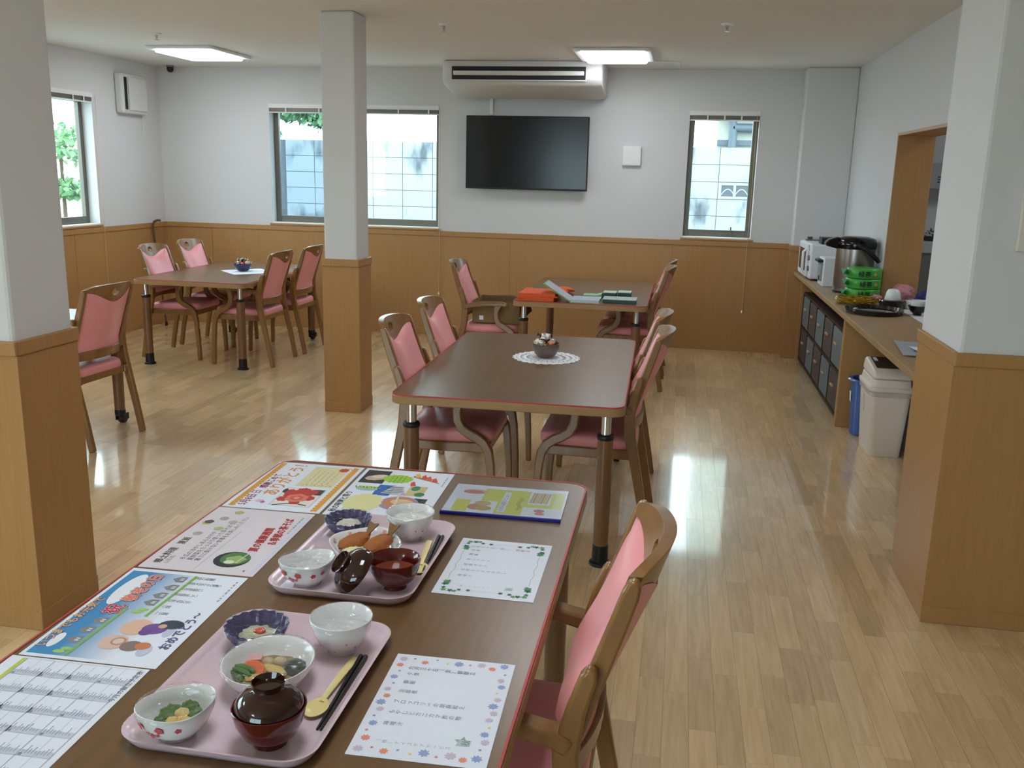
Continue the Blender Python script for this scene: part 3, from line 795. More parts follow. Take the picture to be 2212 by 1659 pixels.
CZ = .7475
M['steelpot'] = mat('brushed_steel', (150, 142, 134), .28, .9, var=.06, scale=8)
M['appl'] = mat('appliance_white', (226, 228, 232), .35, var=.01)
mw = thing('microwave', 'white microwave oven at the far end of the counter', 'microwave', (1.15, 7.63, CZ))
MB().box((-.165, -.29, .012), (.17, .29, .275)).build('body', M['appl'], mw, bevel=.012)
MB().box((-.18, -.20, .02), (-.1655, .285, .268)).build('door', M['appl'], mw, bevel=.006)
MB().box((-.1825, -.13, .06), (-.1802, .225, .225)).build('window', M['blackgloss'], mw)
MB().tube([(-.183, -.172, .05), (-.205, -.172, .07), (-.205, -.172, .21), (-.183, -.172, .23)], .010, 8).build('handle', M['appl'], mw, smooth=50)
for z in (.09, .17): 
    k = MB().lathe([(.02, 0), (.018, .014), (0, .014)], 16); k.xf(Matrix.Translation((-.1652, -.247, z)) @ Matrix.Rotation(-math.pi / 2, 4, 'Y')); k.build('knob', M['grey'], mw, smooth=40)
for sx in (-.13, .13):
    for sy in (-.25, .25): MB().cyl((sx, sy, 0), .014, .013, 10).build('foot', M['black'], mw)
tag(B('black_case', (1.06, 7.36, CZ + .2755), (1.26, 7.52, CZ + .325), M['black'], bevel=.004), 'flat black case lying on the white microwave', 'case')
tp = thing('timer', 'small dark dial timer on top of the white microwave', 'timer', (1.03, 7.80, CZ + .2755)); MB().cyl((0, 0, 0), .02, .03, 16).build('dial', M['fabbrown'], tp, smooth=40); MB().box((-.03, -.028, 0), (.07, .05, .010)).build('base', M['grey'], tp)

co = thing('coffee_maker', 'white box-shaped coffee maker with a dark handle next to the steel pot', 'coffee maker', (1.12, 7.06, CZ))
MB().box((-.09, -.105, 0), (.13, .12, .205)).build('body', M['appl'], co, bevel=.008)
MB().box((-.105, -.07, .035), (-.0905, .075, .165)).build('front', M['kgrey'], co, bevel=.004)
MB().box((-.128, -.075, .172), (-.088, .08, .190)).build('handle', M['black'], co, bevel=.004)
MB().box((-.109, -.05, .04), (-.1055, -.02, .075)).build('switch', M['black'], co, bevel=.002)

po = thing('air_pot', 'tall brushed steel electric hot water pot with black lid', 'pot', (1.190, 6.68, CZ))
MB().lathe([(.125, 0), (.128, .012), (.126, .30)], 40).build('body', M['steelpot'], po, smooth=40)
MB().lathe([(.1275, 0), (.129, .008), (.1285, .016)], 40).build('base_ring', M['black'], po, smooth=40)
MB().lathe([(.129, .3005), (.134, .315), (.134, .345), (.122, .368), (.08, .382), (0, .386)], 40).build('lid', M['blackgloss'], po, smooth=45)
sp = MB().prism([(-.205, .315), (-.120, .295), (-.100, .368), (-.130, .376), (-.185, .358), (-.208, .335)], -.045, .045, lambda a, b, c: (a, c, b)); sp.build('spout', M['blackgloss'], po, bevel=.012)
MB().tube([(-.02, -.136, .335), (.05, -.150, .30), (.11, -.150, .245), (.128, -.140, .225)], [.014, .015, .015, .012], 10).build('carry_handle', M['black'], po, smooth=50)

M['tea'] = mat('green_wrap', (64, 160, 56), .35, var=.22, scale=12, coat=.1)
M['teafoil'] = mat('green_foil', (120, 205, 160), .18, .6, var=.2, scale=40)
for k in range(3):
    t = thing('tea_pack', ['green tea pack at the bottom of the stack of three', 'green tea pack in the middle of the stack of three', 'green tea pack on top of the stack of three'][k], 'tea pack', (1.205, 6.385, CZ + k * .066), R_((0, 3, -4)[k]), 'green tea packs')
    MB().lathe([(.100, .001), (.107, .003), (.110, .010), (.110, .056), (.107, .063), (.100, .0655)], 36).build('roll', M['tea'], t, smooth=50)
    vs, fs = text_mesh('緑茶', .040)
    nv = []
    for x, y, z in vs:
        a = R_(-112) + (x - .005) / .1112; nv.append((.1112 * math.cos(a), .1112 * math.sin(a), .018 + y))
    lm = MB()
    for dz in (0, .0012, -.0012): lm.add([(x_ * (1 + abs(dz)), y_ * (1 + abs(dz)), z_ + dz) for x_, y_, z_ in nv], fs)
    tag(lm.build('lettering', ink((12, 30, 12)), t), kind='stuff')
    d = MB(); 
    for q in range(12): pass
    d.prism([(.1106 * 0 + .012 * math.cos(2 * math.pi * q / 12), .010 * math.sin(2 * math.pi * q / 12)) for q in range(12)], 0, .0006)
    a = R_(-58); d.xf(Matrix.Translation((.1098 * math.cos(a), .1098 * math.sin(a), .032)) @ Matrix.Rotation(a + math.pi / 2, 4, 'Z') @ Matrix.Rotation(math.pi / 2, 4, 'X')); d.build('seal', ink((216, 130, 110)), t)
    MB().add([(-.100, -.045, .018), (-.140, -.085, .030), (-.148, -.040, .062), (-.108, -.012, .050), (-.128, -.05, .030), (-.118, -.062, .052)], [(0, 1, 4), (1, 2, 4), (2, 3, 4), (3, 0, 4), (1, 5, 2), (5, 3, 2)]).build('foil_tab', M['teafoil'], t)

M['gold'] = mat('gold_tinsel', (190, 160, 60), .25, .9, var=.3, scale=90)
mb = MB(); rnd = random.Random(11)
for k in range(26):
    cx, cy, r = rnd.uniform(-.03, .03), rnd.uniform(-.02, .02), rnd.uniform(.05, .115); z0 = .0105 + .028 * k / 26; ph = rnd.uniform(0, 6)
    mb.tube([(cx + r * math.cos(q * .42 + ph), cy + r * .9 * math.sin(q * .42 + ph), z0 + .006 * math.sin(q * 1.7 + ph)) for q in range(16)], .0035, 5)
o = mb.build('tinsel_garland', M['gold'], None, smooth=60, loc=(1.115, 6.06, CZ)); tag(o, 'coiled gold tinsel garland lying on the counter', 'garland')
M['lacq'] = mat('black_lacquer', (20, 15, 16), .16, var=0, coat=.5)
o = MB().lathe([(0, .0), (.150, 0), (.160, .006), (.164, .028), (.160, .028), (.155, .010), (.148, .006), (0, .006)], 44).build('round_tray', M['lacq'], None, smooth=40, loc=(1.145, 5.66, CZ)); tag(o, 'round black lacquer tray on the counter', 'tray')
o = MB().lathe([(0, 0), (.066, 0), (.072, .008), (.078, .044), (.074, .05), (0, .05)], 32).build('lacquer_box', M['lacq'], None, smooth=40, loc=(1.30, 5.93, CZ)); tag(o, 'low round black lacquer box beneath an upturned white cup', 'box')
M['cupglass'] = mat('frosted_white', (226, 230, 228), .18, var=.02, coat=.3)
o = MB().lathe([(.046, 0), (.048, .003), (.040, .045), (.030, .062), (.012, .066), (0, .066)], 28).build('cup', M['cupglass'], None, smooth=50, loc=(1.30, 5.93, CZ + .051)); tag(o, 'white cup upturned on the black lacquer box', 'cup', 'white cups on the counter')
o = MB().lathe([(.038, 0), (.040, .003), (.036, .035), (.022, .052), (0, .054)], 28).build('cup', M['cupglass'], None, smooth=50, loc=(1.41, 5.93, CZ)); tag(o, 'white cup upturned on the hatch shelf beside the lacquer box', 'cup', 'white cups on the counter')
bb = MB().lathe([(.024, 0), (.026, .010), (.046, .028), (.055, .055), (.052, .056), (.043, .03), (0, .014)], 32).build('black_bowl', M['lacq'], None, smooth=50, loc=(1.385, 5.66, CZ)); tag(bb, 'small black bowl holding a white cup by the wall end', 'bowl')
o = MB().lathe([(0, .016), (.025, .017), (.040, .05), (.046, .085), (.043, .085), (.036, .052), (0, .024)], 32).build('cup', M['cupglass'], None, smooth=50, loc=(1.385, 5.66, CZ)); tag(o, 'white cup standing inside the small black bowl', 'cup', 'white cups on the counter')
o = MB().box((-.035, -.03, 0), (.035, .03, .07)).build('white_caddy', M['appl'], None, bevel=.006, loc=(1.435, 5.80, CZ)); tag(o, 'small white sweetener caddy behind the black bowl', 'caddy')

def crumple(name, label, cat, loc, size, m, seed, k=.22, seg=18, rings=10):
    rnd = random.Random(seed); mb = MB().ball((0, 0, 0), 1, seg, rings)
    ph = [(rnd.uniform(2, 6), rnd.uniform(2, 6), rnd.uniform(2, 6), rnd.uniform(0, 6)) for _ in range(4)]
    out = []
    for x, y, z in mb.v:
        d = 1 + k * sum(math.sin(a * x + b * y + c * z + p) for a, b, c, p in ph) / 2 + rnd.uniform(-k, k) * .25
        out.append((x * d * size[0], y * d * size[1], (z * min(d, 1.2) + 1) * size[2]))
    lo = min(p[2] for p in out)
    mb.v = [(x, y, z - lo) for x, y, z in out]
    return tag(mb.build(name, m, None, smooth=20, loc=loc), label, cat)
M['pinkbag'] = mat('pink_candy_bag', (196, 132, 138), .2, var=.45, scale=26, coat=.5)
M['navybag'] = mat('navy_cloth', (38, 34, 104), .5, var=.2, scale=20)
crumple('sweets_bag', 'crumpled shiny pink bag of sweets behind the tea packs', 'bag', (1.415, 6.25, CZ), (.075, .09, .05), M['pinkbag'], 3)
crumple('sweets_bag', 'crumpled brown and pink bag of sweets near the gold tinsel', 'bag', (1.255, 6.20, CZ), (.045, .05, .02), M['pinkbag'], 8)
crumple('cloth_pouch', 'dark navy cloth pouch behind the white cups', 'pouch', (1.50, 6.03, CZ), (.045, .05, .045), M['navybag'], 5)
crumple('cloth_pouch', 'dark navy cloth pouch at the foot of the green bottle', 'pouch', (1.55, 5.87, CZ), (.036, .045, .045), M['navybag'], 9)
M['bottle'] = mat('green_bottle', (60, 130, 108), .1, var=0, trans=.6)
bt = thing('green_bottle', 'slim green glass bottle on the hatch shelf', 'bottle', (1.56, 6.16, CZ)); 
MB().lathe([(.026, 0), (.028, .01), (.028, .085), (.020, .105), (.011, .12), (.011, .14), (0, .14)], 20).build('glass', M['bottle'], bt, smooth=45)
MB().cyl((0, 0, .1402), .013, .012, 14).build('cap', M['appl'], bt, smooth=40)
# glossy leaflets by the wall end
M['leaflet'] = clear('plastic_sleeve', (236, 238, 244), .15, .12, dif=.5, difc=(206, 212, 224), wr=.5)
def sheet(name, label, cat, loc, w, l, m, rz=0, wob=.003, t=.0006, group=None):
    def top(a, b): return ((a - .5) * w, (b - .5) * l, t + wob * (1 + math.sin(a * 5 + b * 3)) * .5 * (abs(2 * a - 1) + abs(2 * b - 1)) * .5)
    def bot(a, b): x, y, z = top(a, b); return (x, y, z - t)
    o = MB().solid(bot, top, 8, 8).build(name, m, None, smooth=60, loc=loc, rz=rz); return tag(o, label, cat, group)
sheet('plastic_sleeve', 'clear plastic sleeve lying flat on the counter beside the wall end', 'sleeve', (1.12, 4.45, CZ), .19, .42, M['leaflet'], R_(-6), .010)
sheet('leaflet', 'white leaflet lying on the clear plastic sleeve', 'leaflet', (1.15, 4.36, CZ + .012), .14, .20, M['paper'], R_(8), .004)

# ------------------------------------------------------------------ bins under the counter
M['binwhite'] = mat('bin_white', (226, 214, 202), .45, var=.02)
wbn = thing('waste_bin', 'white waste bin with a dark swing flap under the counter', 'bin', (1.195, 5.375, 0))
def taper(mb, lv, n=6):
    rings = []
    for (w, l, z, r) in lv: rings.append([(x, y, z) for x, y in rrect(-w / 2, -l / 2, w / 2, l / 2, r, n)])
    k = len(rings[0]); vs = [p for q in rings for p in q]; fs = []
    for a in range(len(rings) - 1):
        for i in range(k): j = (i + 1) % k; fs.append((a * k + i, a * k + j, (a + 1) * k + j, (a + 1) * k + i))
    fs.append(tuple(reversed(range(k)))); fs.append(tuple(range((len(rings) - 1) * k, len(rings) * k)))
    return mb.add(vs, fs)
taper(MB(), [(.165, .30, 0, .03), (.172, .308, .006, .034), (.215, .345, .375, .036)]).build('body', M['binwhite'], wbn, smooth=35)
M['bag'] = clear('bin_liner', (246, 246, 246), .1, .2, dif=.35, difc=(225, 222, 220), wr=.6)
taper(MB(), [(.2165, .346, .350, .036), (.222, .352, .346, .036), (.226, .356, .376, .036)]).build('liner', M['bag'], wbn, smooth=35)
ld = taper(MB(), [(.234, .366, .376, .038), (.236, .368, .396, .038), (.212, .344, .402, .036), (.205, .325, .44, .036)]).build('lid', M['binwhite'], wbn, smooth=35, bevel=.003)
pr = [(-.160, .4405), (.160, .4405), (.160, .470), (.135, .512), (.11, .520), (-.105, .494), (-.135, .484), (-.158, .465)]
MB().prism(pr, -.100, .100, lambda a, b, c: (c, a, b)).build('hood', M['binwhite'], ld, bevel=.014, bseg=3)
sl = MB(); fz = lambda y: .5075 + (y - .0) * .121
sl.add([(-.078, -.100, fz(-.1)), (.078, -.100, fz(-.1)), (.078, .10, fz(.1)), (-.078, .10, fz(.1)), (-.078, -.100, fz(-.1) + .003), (.078, -.100, fz(-.1) + .003), (.078, .10, fz(.1) + .003), (-.078, .10, fz(.1) + .003)], [(3, 2, 1, 0), (4, 5, 6, 7), (0, 1, 5, 4), (1, 2, 6, 5), (2, 3, 7, 6), (3, 0, 4, 7)])
sl.build('flap', M['shelfdark'], ld, bevel=.001)
MB().add([(-.070, .02, fz(.02) + .0034), (-.050, .02, fz(.02) + .0034), (-.050, .085, fz(.085) + .0034), (-.070, .085, fz(.085) + .0034)], [(0, 1, 2, 3)]).build('flap_label', M['paper'], ld)
vs, fs = text_mesh('も\nえ\nる', .042, 'CENTER', 1.0)
def onface(vs, y0, z0, sc=1):    # printed on the long face (towards -x), which leans outwards
    out = []
    for x, y, z in vs:
        Z = z0 + y * sc; out.append((-(.0825 + (Z / .375) * .0252) - .0012, y0 - x * sc, Z))
    return out
MB().add(onface(vs, .02, .29), fs).build('lettering', ink((40, 38, 40)), wbn)
MB().add(onface([(-.02, .06, 0), (.02, .06, 0), (.02, -.02, 0), (-.02, -.02, 0)], .02, .105), [(0, 1, 2, 3)]).build('blue_label', ink((52, 66, 122)), wbn)
bbn = thing('waste_basket', 'round blue waste basket next to the white bin', 'bin', (1.175, 5.705, 0))
M['blue'] = mat('blue_plastic', (62, 98, 164), .3, var=.02, coat=.2)
MB().lathe([(0, 0), (.078, 0), (.086, .008), (.104, .325), (.122, .330), (.124, .338), (.116, .345), (.100, .345), (.098, .33), (.080, .012), (0, .012)], 36).build('body', M['blue'], bbn, smooth=40)
MB().add([(-.0985 - .0012, .02, .20), (-.0985 - .0012, -.02, .20), (-.1020 - .0012, -.02, .265), (-.1020 - .0012, .02, .265)], [(0, 1, 2, 3)]).build('sticker', M['paper'], bbn)

# ------------------------------------------------------------------ box on a chair
bx = thing('cardboard_box', 'open cardboard box of small bottles on an armchair seat', 'box', (-1.25, 6.54, .4515))
M['card'] = mat('cardboard', (138, 112, 72), .8, var=.06, scale=12)
MB().box((-.17, -.165, 0), (.17, .165, .004)).box((-.17, -.165, .004), (.17, -.161, .155)).box((-.17, .161, .004), (.17, .165, .155)).box((-.17, -.161, .004), (-.166, .161, .155)).box((.166, -.161, .004), (.17, .161, .155)).build('carton', M['card'], bx)
MB().add([(.171, -.16, .154), (.171, .16, .154), (.205, .16, .05), (.205, -.16, .05), (.175, -.16, .156), (.175, .16, .156), (.209, .16, .052), (.209, -.16, .052)], [(0, 1, 2, 3), (7, 6, 5, 4), (0, 4, 5, 1), (2, 6, 7, 3), (0, 3, 7, 4), (1, 5, 6, 2)]).build('flap', M['fabbrown'], bx)  # dark brown stands in for shade on the box's side
MB().box((-.12, -.1662, .02), (-.09, -.1651, .05)).build('label', M['paper'], bx)
for k in range(6):
    o = MB().lathe([(.02, 0), (.021, .09), (.013, .105), (.014, .125), (0, .126)], 14).build('small_bottle', M['dark'], None, smooth=45, loc=(-1.25 - .135 + .054 * k, 6.46, .4565)); tag(o, 'dark capped little bottle standing inside the cardboard box', 'bottle', 'bottles in the cardboard box')

# ------------------------------------------------------------------ things on the far table
M['orange'] = mat('orange_cloth', (242, 104, 54), .7, var=.08, bump=.3, bscale=300)
rnd = random.Random(4)
for k in range(6):
    z = TZ + .0005 + .0085 * k; sh_ = rnd.uniform(-.008, .008)
    def f1(a, b): return ((a - .5) * .25, (b - .5) * .30, .0078 + .002 * math.sin(a * 7 + k) * math.sin(b * 5))
    def f0(a, b): return ((a - .5) * .25, (b - .5) * .30, 0)
    o = MB().solid(f0, f1, 8, 8).build('folded_cloth', M['orange'], None, smooth=50, loc=(-.925 + sh_, 6.29 + sh_, z), rz=R_(rnd.uniform(-3, 3)))
    tag(o, 'folded orange cloth, ' + ['lowest of its pile', 'second from the bottom of its pile', 'third from the bottom of its pile', 'third from the top of its pile', 'second from the top of its pile', 'topmost of its pile'][k], 'cloth', 'pile of orange cloths')
crumple('loose_cloth', 'rumpled orange cloth lying behind the open folder', 'cloth', (-.80, 6.62, TZ + .001), (.07, .08, .02), M['orange'], 12)
M['gfold'] = mat('green_folder', (140, 196, 96), .5)
M['fpage'] = mat('folder_page', (196, 204, 216), .6, var=.02)
fo = thing('open_folder', 'open folder with pale pages and green cover leaning on the orange cloths', 'folder', (-.70, 6.24, TZ))
MB().box((0, -.11, .0005), (.20, .11, .004)).build('cover', M['gfold'], fo)
MB().box((.004, -.105, .0042), (.196, .105, .022)).build('pages', M['fpage'], fo)
ang = R_(32); ca_, sa_ = math.cos(ang), math.sin(ang)
q = MB().box((-.215, -.11, .0), (0, .11, .004)); q.v = [(x * ca_ + -z * sa_ * 0, y, -x * sa_ + z + .004) for x, y, z in q.v]; q.build('cover', M['gfold'], fo)
q = MB().box((-.207, -.102, .0045), (-.003, .108, .007)); q.v = [(x * ca_ + .003, y, -x * sa_ + z + .004) for x, y, z in q.v]; q.build('pages', M['fpage'], fo)
M['mint'] = mat('mint_paper', (160, 210, 165), .7)
M['mintpale'] = mat('pale_mint_paper', (208, 226, 202), .7)
M['tealdark'] = mat('dark_teal', (58, 84, 82), .6)
o = MB().solid(lambda a, b: ((a - .5) * .13, (b - .5) * .11, 0), lambda a, b: ((a - .5) * .13, (b - .5) * .11, .02 + .012 * max(0, a - .7) / .3), 8, 2).build('memo_pad', M['mint'], None, loc=(-.575, 6.47, TZ + .0005)); tag(o, 'curled mint green memo pad on the far table', 'pad')
for k, (x, y, h) in enumerate(((-.455, 6.47, .040), (-.355, 6.50, .042))):
    b = thing('tissue_box', ['mint topped box next to the memo pad', 'mint topped box next to the dark booklet'][k], 'box', (x, y, TZ + .0005), 0, 'mint topped boxes')
    MB().box((-.046, -.055, 0), (.046, .055, h)).build('carton', M['tealdark'], b, bevel=.002); MB().box((-.046, -.055, h + .0002), (.046, .055, h + .006)).build('lid', M['mintpale'], b, bevel=.002)
b = thing('booklet', 'dark green booklet with a pale patterned cover at the table edge', 'booklet', (-.375, 6.29, TZ + .0005))
MB().box((-.11, -.08, 0), (.11, .08, .022)).build('pages', M['tealdark'], b, bevel=.001); MB().box((-.112, -.082, .0222), (.114, .082, .026)).build('cover', mat('patterned_cover', (190, 202, 200), .5, var=.35, scale=35), b)

# ------------------------------------------------------------------ doily, cloth, sweets
M['lace'] = mat('lace', (236, 238, 240), .85, var=.05, scale=80)
def doily(loc):
    mb = MB(); n = 26
    def ringpts(r, amp): return [(r * (1 + amp * math.cos(n * 2 * math.pi * k / (n * 6))) * math.cos(2 * math.pi * k / (n * 6)), r * (1 + amp * math.cos(n * 2 * math.pi * k / (n * 6))) * math.sin(2 * math.pi * k / (n * 6))) for k in range(n * 6)]
    R1 = [(.0, .062, 0, 0), (.064, .076, 0, 0), (.094, .108, 0, .0), (.122, .136, 0, .01), (.142, .155, .012, .035)]
    mb.prism(ringpts(.062, 0), 0, .0015)
    for a, b, p, q in R1[1:]: ring_prism(mb, ringpts(b, q), ringpts(a, p), 0, .0015)
    for k in range(n * 2):
        t = 2 * math.pi * k / (n * 2); c, s_ = math.cos(t), math.sin(t)
        for r0, r1, w in ((.06, .068, .003), (.070, .10, .0042), (.102, .13, .0055), (.132, .148, .0065)):
            tw = .06 if k % 2 else -.06
            p0 = Vector((r0 * math.cos(t), r0 * math.sin(t), 0)); p1 = Vector((r1 * math.cos(t + tw), r1 * math.sin(t + tw), 0)); d = (p1 - p0).normalized(); u = Vector((-d.y, d.x, 0)) * w
            mb.add([p0 - u, p0 + u, p1 + u, p1 - u] + [v + Vector((0, 0, .0014)) for v in (p0 - u, p0 + u, p1 + u, p1 - u)], [(3, 2, 1, 0), (4, 5, 6, 7), (0, 1, 5, 4), (1, 2, 6, 5), (2, 3, 7, 6), (3, 0, 4, 7)])
    return tag(mb.build('lace_doily', M['lace'], None, loc=loc), 'round white lace doily under the grey bowl of sweets', 'doily')
doily((-.58, 4.21, TZ + .0006))
M['greybowl'] = mat('mottled_grey_bowl', (112, 94, 88), .35, var=.35, scale=24, coat=.3)
M['navybowl'] = mat('navy_bowl', (34, 40, 84), .3, coat=.3)
def sweets_bowl(x, y, z, r, h, m, label, gl, seed, n=9):
    o = MB().lathe([(0, 0), (r * .5, 0), (r * .78, h * .25), (r * .97, h * .65), (r, h), (r * .94, h), (r * .88, h * .6), (r * .6, h * .2), (0, h * .14)], 36).build('sweets_bowl', m, None, smooth=50, loc=(x, y, z)); tag(o, label, 'bowl')
    rnd = random.Random(seed)
    cols = [((206, 40, 50), 0), ((226, 216, 180), 0), ((215, 218, 222), 1), ((230, 150, 110), 0), ((215, 220, 222), 1), ((70, 92, 60), 0), ((60, 44, 40), 0), ((222, 224, 226), 1), ((236, 232, 226), 0)]
    for k in range(n):
        c, f = cols[k % len(cols)]
        mm = mat('candy_wrap', c, .18, .85 if f else 0, var=.3, scale=60, coat=.5)
        a = 2 * math.pi * k / n * 1.7 + seed; rr = r * (.55 if k < 6 else .15)
        mb = MB(); s = r * .36
        mb.ball((0, 0, 0), (s, s * .75, s * .6), 9, 6, .18, rnd)
        for e in (-1, 1):
            mb.add([(e * s * .8, -.1 * s, 0), (e * s * 1.7, -.6 * s, .3 * s), (e * s * 1.8, 0, -.2 * s), (e * s * 1.7, .6 * s, .3 * s), (e * s * .8, .1 * s, .1 * s)], [(0, 1, 2, 4), (4, 2, 3)])
        mb.xf(Matrix.Rotation(rnd.uniform(0, 6), 4, 'Z') @ Matrix.Rotation(rnd.uniform(-.7, .7), 4, 'X'))
        o = mb.build('wrapped_sweet', mm, None, loc=(x + rr * math.cos(a), y + rr * math.sin(a), z + h * (1.04 if k < 6 else 1.46)))
        tag(o, gl, 'sweet', gl)
sweets_bowl(-.585, 4.215, TZ + .0022, .064, .068, M['greybowl'], 'mottled grey bowl of sweets on the lace doily', 'wrapped sweet in the mottled grey bowl', 2)
M['cloth'] = mat('white_cloth', (226, 232, 244), .85, var=.02)
def clothpts(a, b): return ((a - .5) * .34, (b - .5) * .34, .002 + .0015 * math.sin(a * 9) * math.sin(b * 8))
o = MB().solid(lambda a, b: (clothpts(a, b)[0], clothpts(a, b)[1], 0), clothpts, 12, 12).build('white_cloth', M['cloth'], None, smooth=60, loc=(-3.45, 7.05, TZ + .0006), rz=R_(45)); tag(o, 'square white cloth set cornerwise under the navy bowl', 'cloth')
sweets_bowl(-3.50, 7.06, TZ + .0045, .070, .060, M['navybowl'], 'navy bowl of sweets on the white cloth', 'wrapped sweet in the navy bowl', 5)
# ------------------------------------------------------------------ printed sheets on the near table
SEP = {'picture', 'photo', 'houses', 'figures', 'figure_shadow', 'cloud', 'photo_ground', 'note', 'grass', 'flowers', 'leaves', 'castle', 'flower'}
class Sheet:
    """paper whose reading direction is local +x (width w) and whose top is local +y (height h); (s, t) in 0..1"""
    def __init__(s, name, label, cat, x, y, w, h, rz, group=None, m=None, z=0, thick=.0005):
        s.w, s.h = w, h; s.th = thick; s.n = 0
        s.o = thing(name, label, cat, (x, y, TZ + .0004 + z), R_(90 + rz), group)
        MB().box((-w / 2, -h / 2, 0), (w / 2, h / 2, thick)).build('sheet', m or M['paper'], s.o)
        s.g = {}
    def P(s, a, b): return ((a - .5) * s.w, (b - .5) * s.h)
    def _add(s, nm, rgb, vs2, fs, lay):
        if nm in SEP: s.n += 1
        mb = s.g.setdefault((nm, rgb, s.n if nm in SEP else 0), MB()); z = s.th + .00012 * (lay + 1) + (s.n * 4e-6 if nm in SEP else 0)
        mb.add([(x, y, z) for x, y in vs2], fs)
    def poly(s, nm, rgb, pts, lay=0):
        s._add(nm, rgb, [s.P(a, b) for a, b in pts], [tuple(range(len(pts)))], lay)
    def rect(s, nm, rgb, a0, b0, a1, b1, lay=0): s.poly(nm, rgb, [(a0, b0), (a1, b0), (a1, b1), (a0, b1)], lay)
    def ell(s, nm, rgb, a, b, ra, rb, lay=0, n=20, wob=0, k=8, rot=0):
        pts = []; cx, cy = s.P(a, b)
        for i in range(n):
            t = 2 * math.pi * i / n; q = 1 + wob * math.cos(k * t); u, v = ra * q * math.cos(t), rb * q * math.sin(t)
            pts.append((cx + u * math.cos(rot) - v * math.sin(rot), cy + u * math.sin(rot) + v * math.cos(rot)))
        s._add(nm, rgb, pts, [tuple(range(n))], lay)
    def star(s, nm, rgb, a, b, r, n=8, inner=.55, lay=0, rot=0):
        cx, cy = s.P(a, b); vs = [(cx, cy)] + [(cx + (r if i % 2 == 0 else r * inner) * math.cos(math.pi * i / n + rot), cy + (r if i % 2 == 0 else r * inner) * math.sin(math.pi * i / n + rot)) for i in range(2 * n)]
        s._add(nm, rgb, vs, [(0, 1 + i, 1 + (i + 1) % (2 * n)) for i in range(2 * n)], lay)
    def line(s, nm, rgb, pts, w, lay=0):
        q = [Vector(s.P(a, b)) for a, b in pts]
        for p0, p1 in zip(q, q[1:]):
            d = (p1 - p0).normalized(); u = Vector((-d.y, d.x)) * w / 2; s._add(nm, rgb, [p0 - u, p1 - u, p1 + u, p0 + u], [(0, 1, 2, 3)], lay)
    def text(s, rgb, body, a, b, size, lay=1, vert=False, align='LEFT', bold=0, tilt=0, pitch=None):
        if vert: body = '\n'.join(body)
        vs, fs = text_mesh(body, size, 'CENTER' if vert else align, pitch or 1.0)
        cx, cy = s.P(a, b); ct_, st_ = math.cos(tilt), math.sin(tilt)
        offs = [(0, 0)] if not bold else [(0, 0), (bold, 0), (-bold, 0), (0, bold), (0, -bold)]
        for k, (ox, oy) in enumerate(offs):
            s._add('lettering', rgb, [(cx + x * ct_ - y * st_ + ox, cy + x * st_ + y * ct_ + oy) for x, y, z in vs], fs, lay + k * .1)
    def done(s):
        for (nm, rgb, k), mb in s.g.items():
            o = mb.build(nm, ink(rgb), s.o)
            if nm not in SEP and len(mb.f) > 1: tag(o, kind='stuff')
        return s.o

DK = (58, 54, 54)
def lines(s, rgb, a0, b0, a1, step, n, w=.0016, seed=1, lay=1, vert=False, ln=.03):
    rnd = random.Random(seed)
    for k in range(n):
        a = a0
        while a < a1 - .02:
            l = rnd.uniform(.4, 1) * ln
            if vert: s.line('small_print', rgb, [(b0 - k * step, a), (b0 - k * step, min(a + l, a1))], w, lay)
            else: s.line('small_print', rgb, [(a, b0 - k * step), (min(a + l, a1), b0 - k * step)], w, lay)
            a += l + rnd.uniform(.008, .02)
# 1 thank-you poster
p = Sheet('poster', 'white poster with red carnations and orange scalloped borders', 'poster', -.978, 2.243, .375, .258, 1.5, 'posters on the tray table')
for t0, c2 in ((.935, (222, 160, 62)), (.065, (226, 164, 60))):
    p.rect('border', c2, .03, t0 - .022, .97, t0 + .022, 0)
    for k in range(22): p.ell('border', c2, .045 + .0433 * k, t0 - .022 if t0 > .5 else t0 + .022, .0078, .0066, 1)
p.text((150, 60, 96), '5月8日', .05, .80, .027, bold=.0006); p.text((176, 84, 150), '日', .28, .80, .028, bold=.0005); p.text((150, 50, 80), '感謝こめて', .40, .80, .024, bold=.0007)
p.text((224, 150, 84), 'ありがとう！', .27, .62, .048, bold=.0011, tilt=.02)
p.ell('flower', (226, 180, 206), .15, .70, .010, .012, 1); p.ell('flower', (196, 96, 150), .13, .66, .007, .006, 2)
p.rect('picture', (206, 208, 214), .09, .15, .45, .58, 0); p.rect('picture', (234, 228, 222), .10, .165, .44, .565, 1)
p.rect('picture', (70, 66, 54), .33, .165, .44, .27, 2); p.line('picture', (70, 74, 60), [(.09, .54), (.13, .42), (.14, .3), (.12, .2)], .006, 2)
for a, b, r in ((.22, .5, .018), (.36, .5, .02), (.40, .38, .022), (.38, .28, .02), (.17, .35, .016), (.30, .45, .024), (.34, .34, .026), (.26, .25, .018)): p.ell('picture', (196, 62, 58), a, b, r, r * .9, 3, wob=.1, k=7)
p.ell('picture', (226, 130, 106), .25, .37, .030, .030, 4, wob=.08, k=6); p.ell('picture', (214, 96, 80), .25, .37, .018, .018, 5, wob=.1, k=6); p.ell('picture', (232, 160, 136), .25, .37, .008, .008, 6); p.ell('picture', (60, 84, 60), .38, .565, .016, .006, 4)
p.poly('card', (226, 216, 172), [(.49, .53), (.95, .53), (.96, .14), (.50, .13)], 0); p.ell('card_flower', (200, 70, 62), .90, .19, .016, .014, 1, wob=.12); p.line('card_flower', (226, 140, 130), [(.93, .17), (.95, .14), (.93, .11)], .003, 1)
lines(p, (150, 140, 110), .56, .44, .86, .055, 5, .0018, 3)
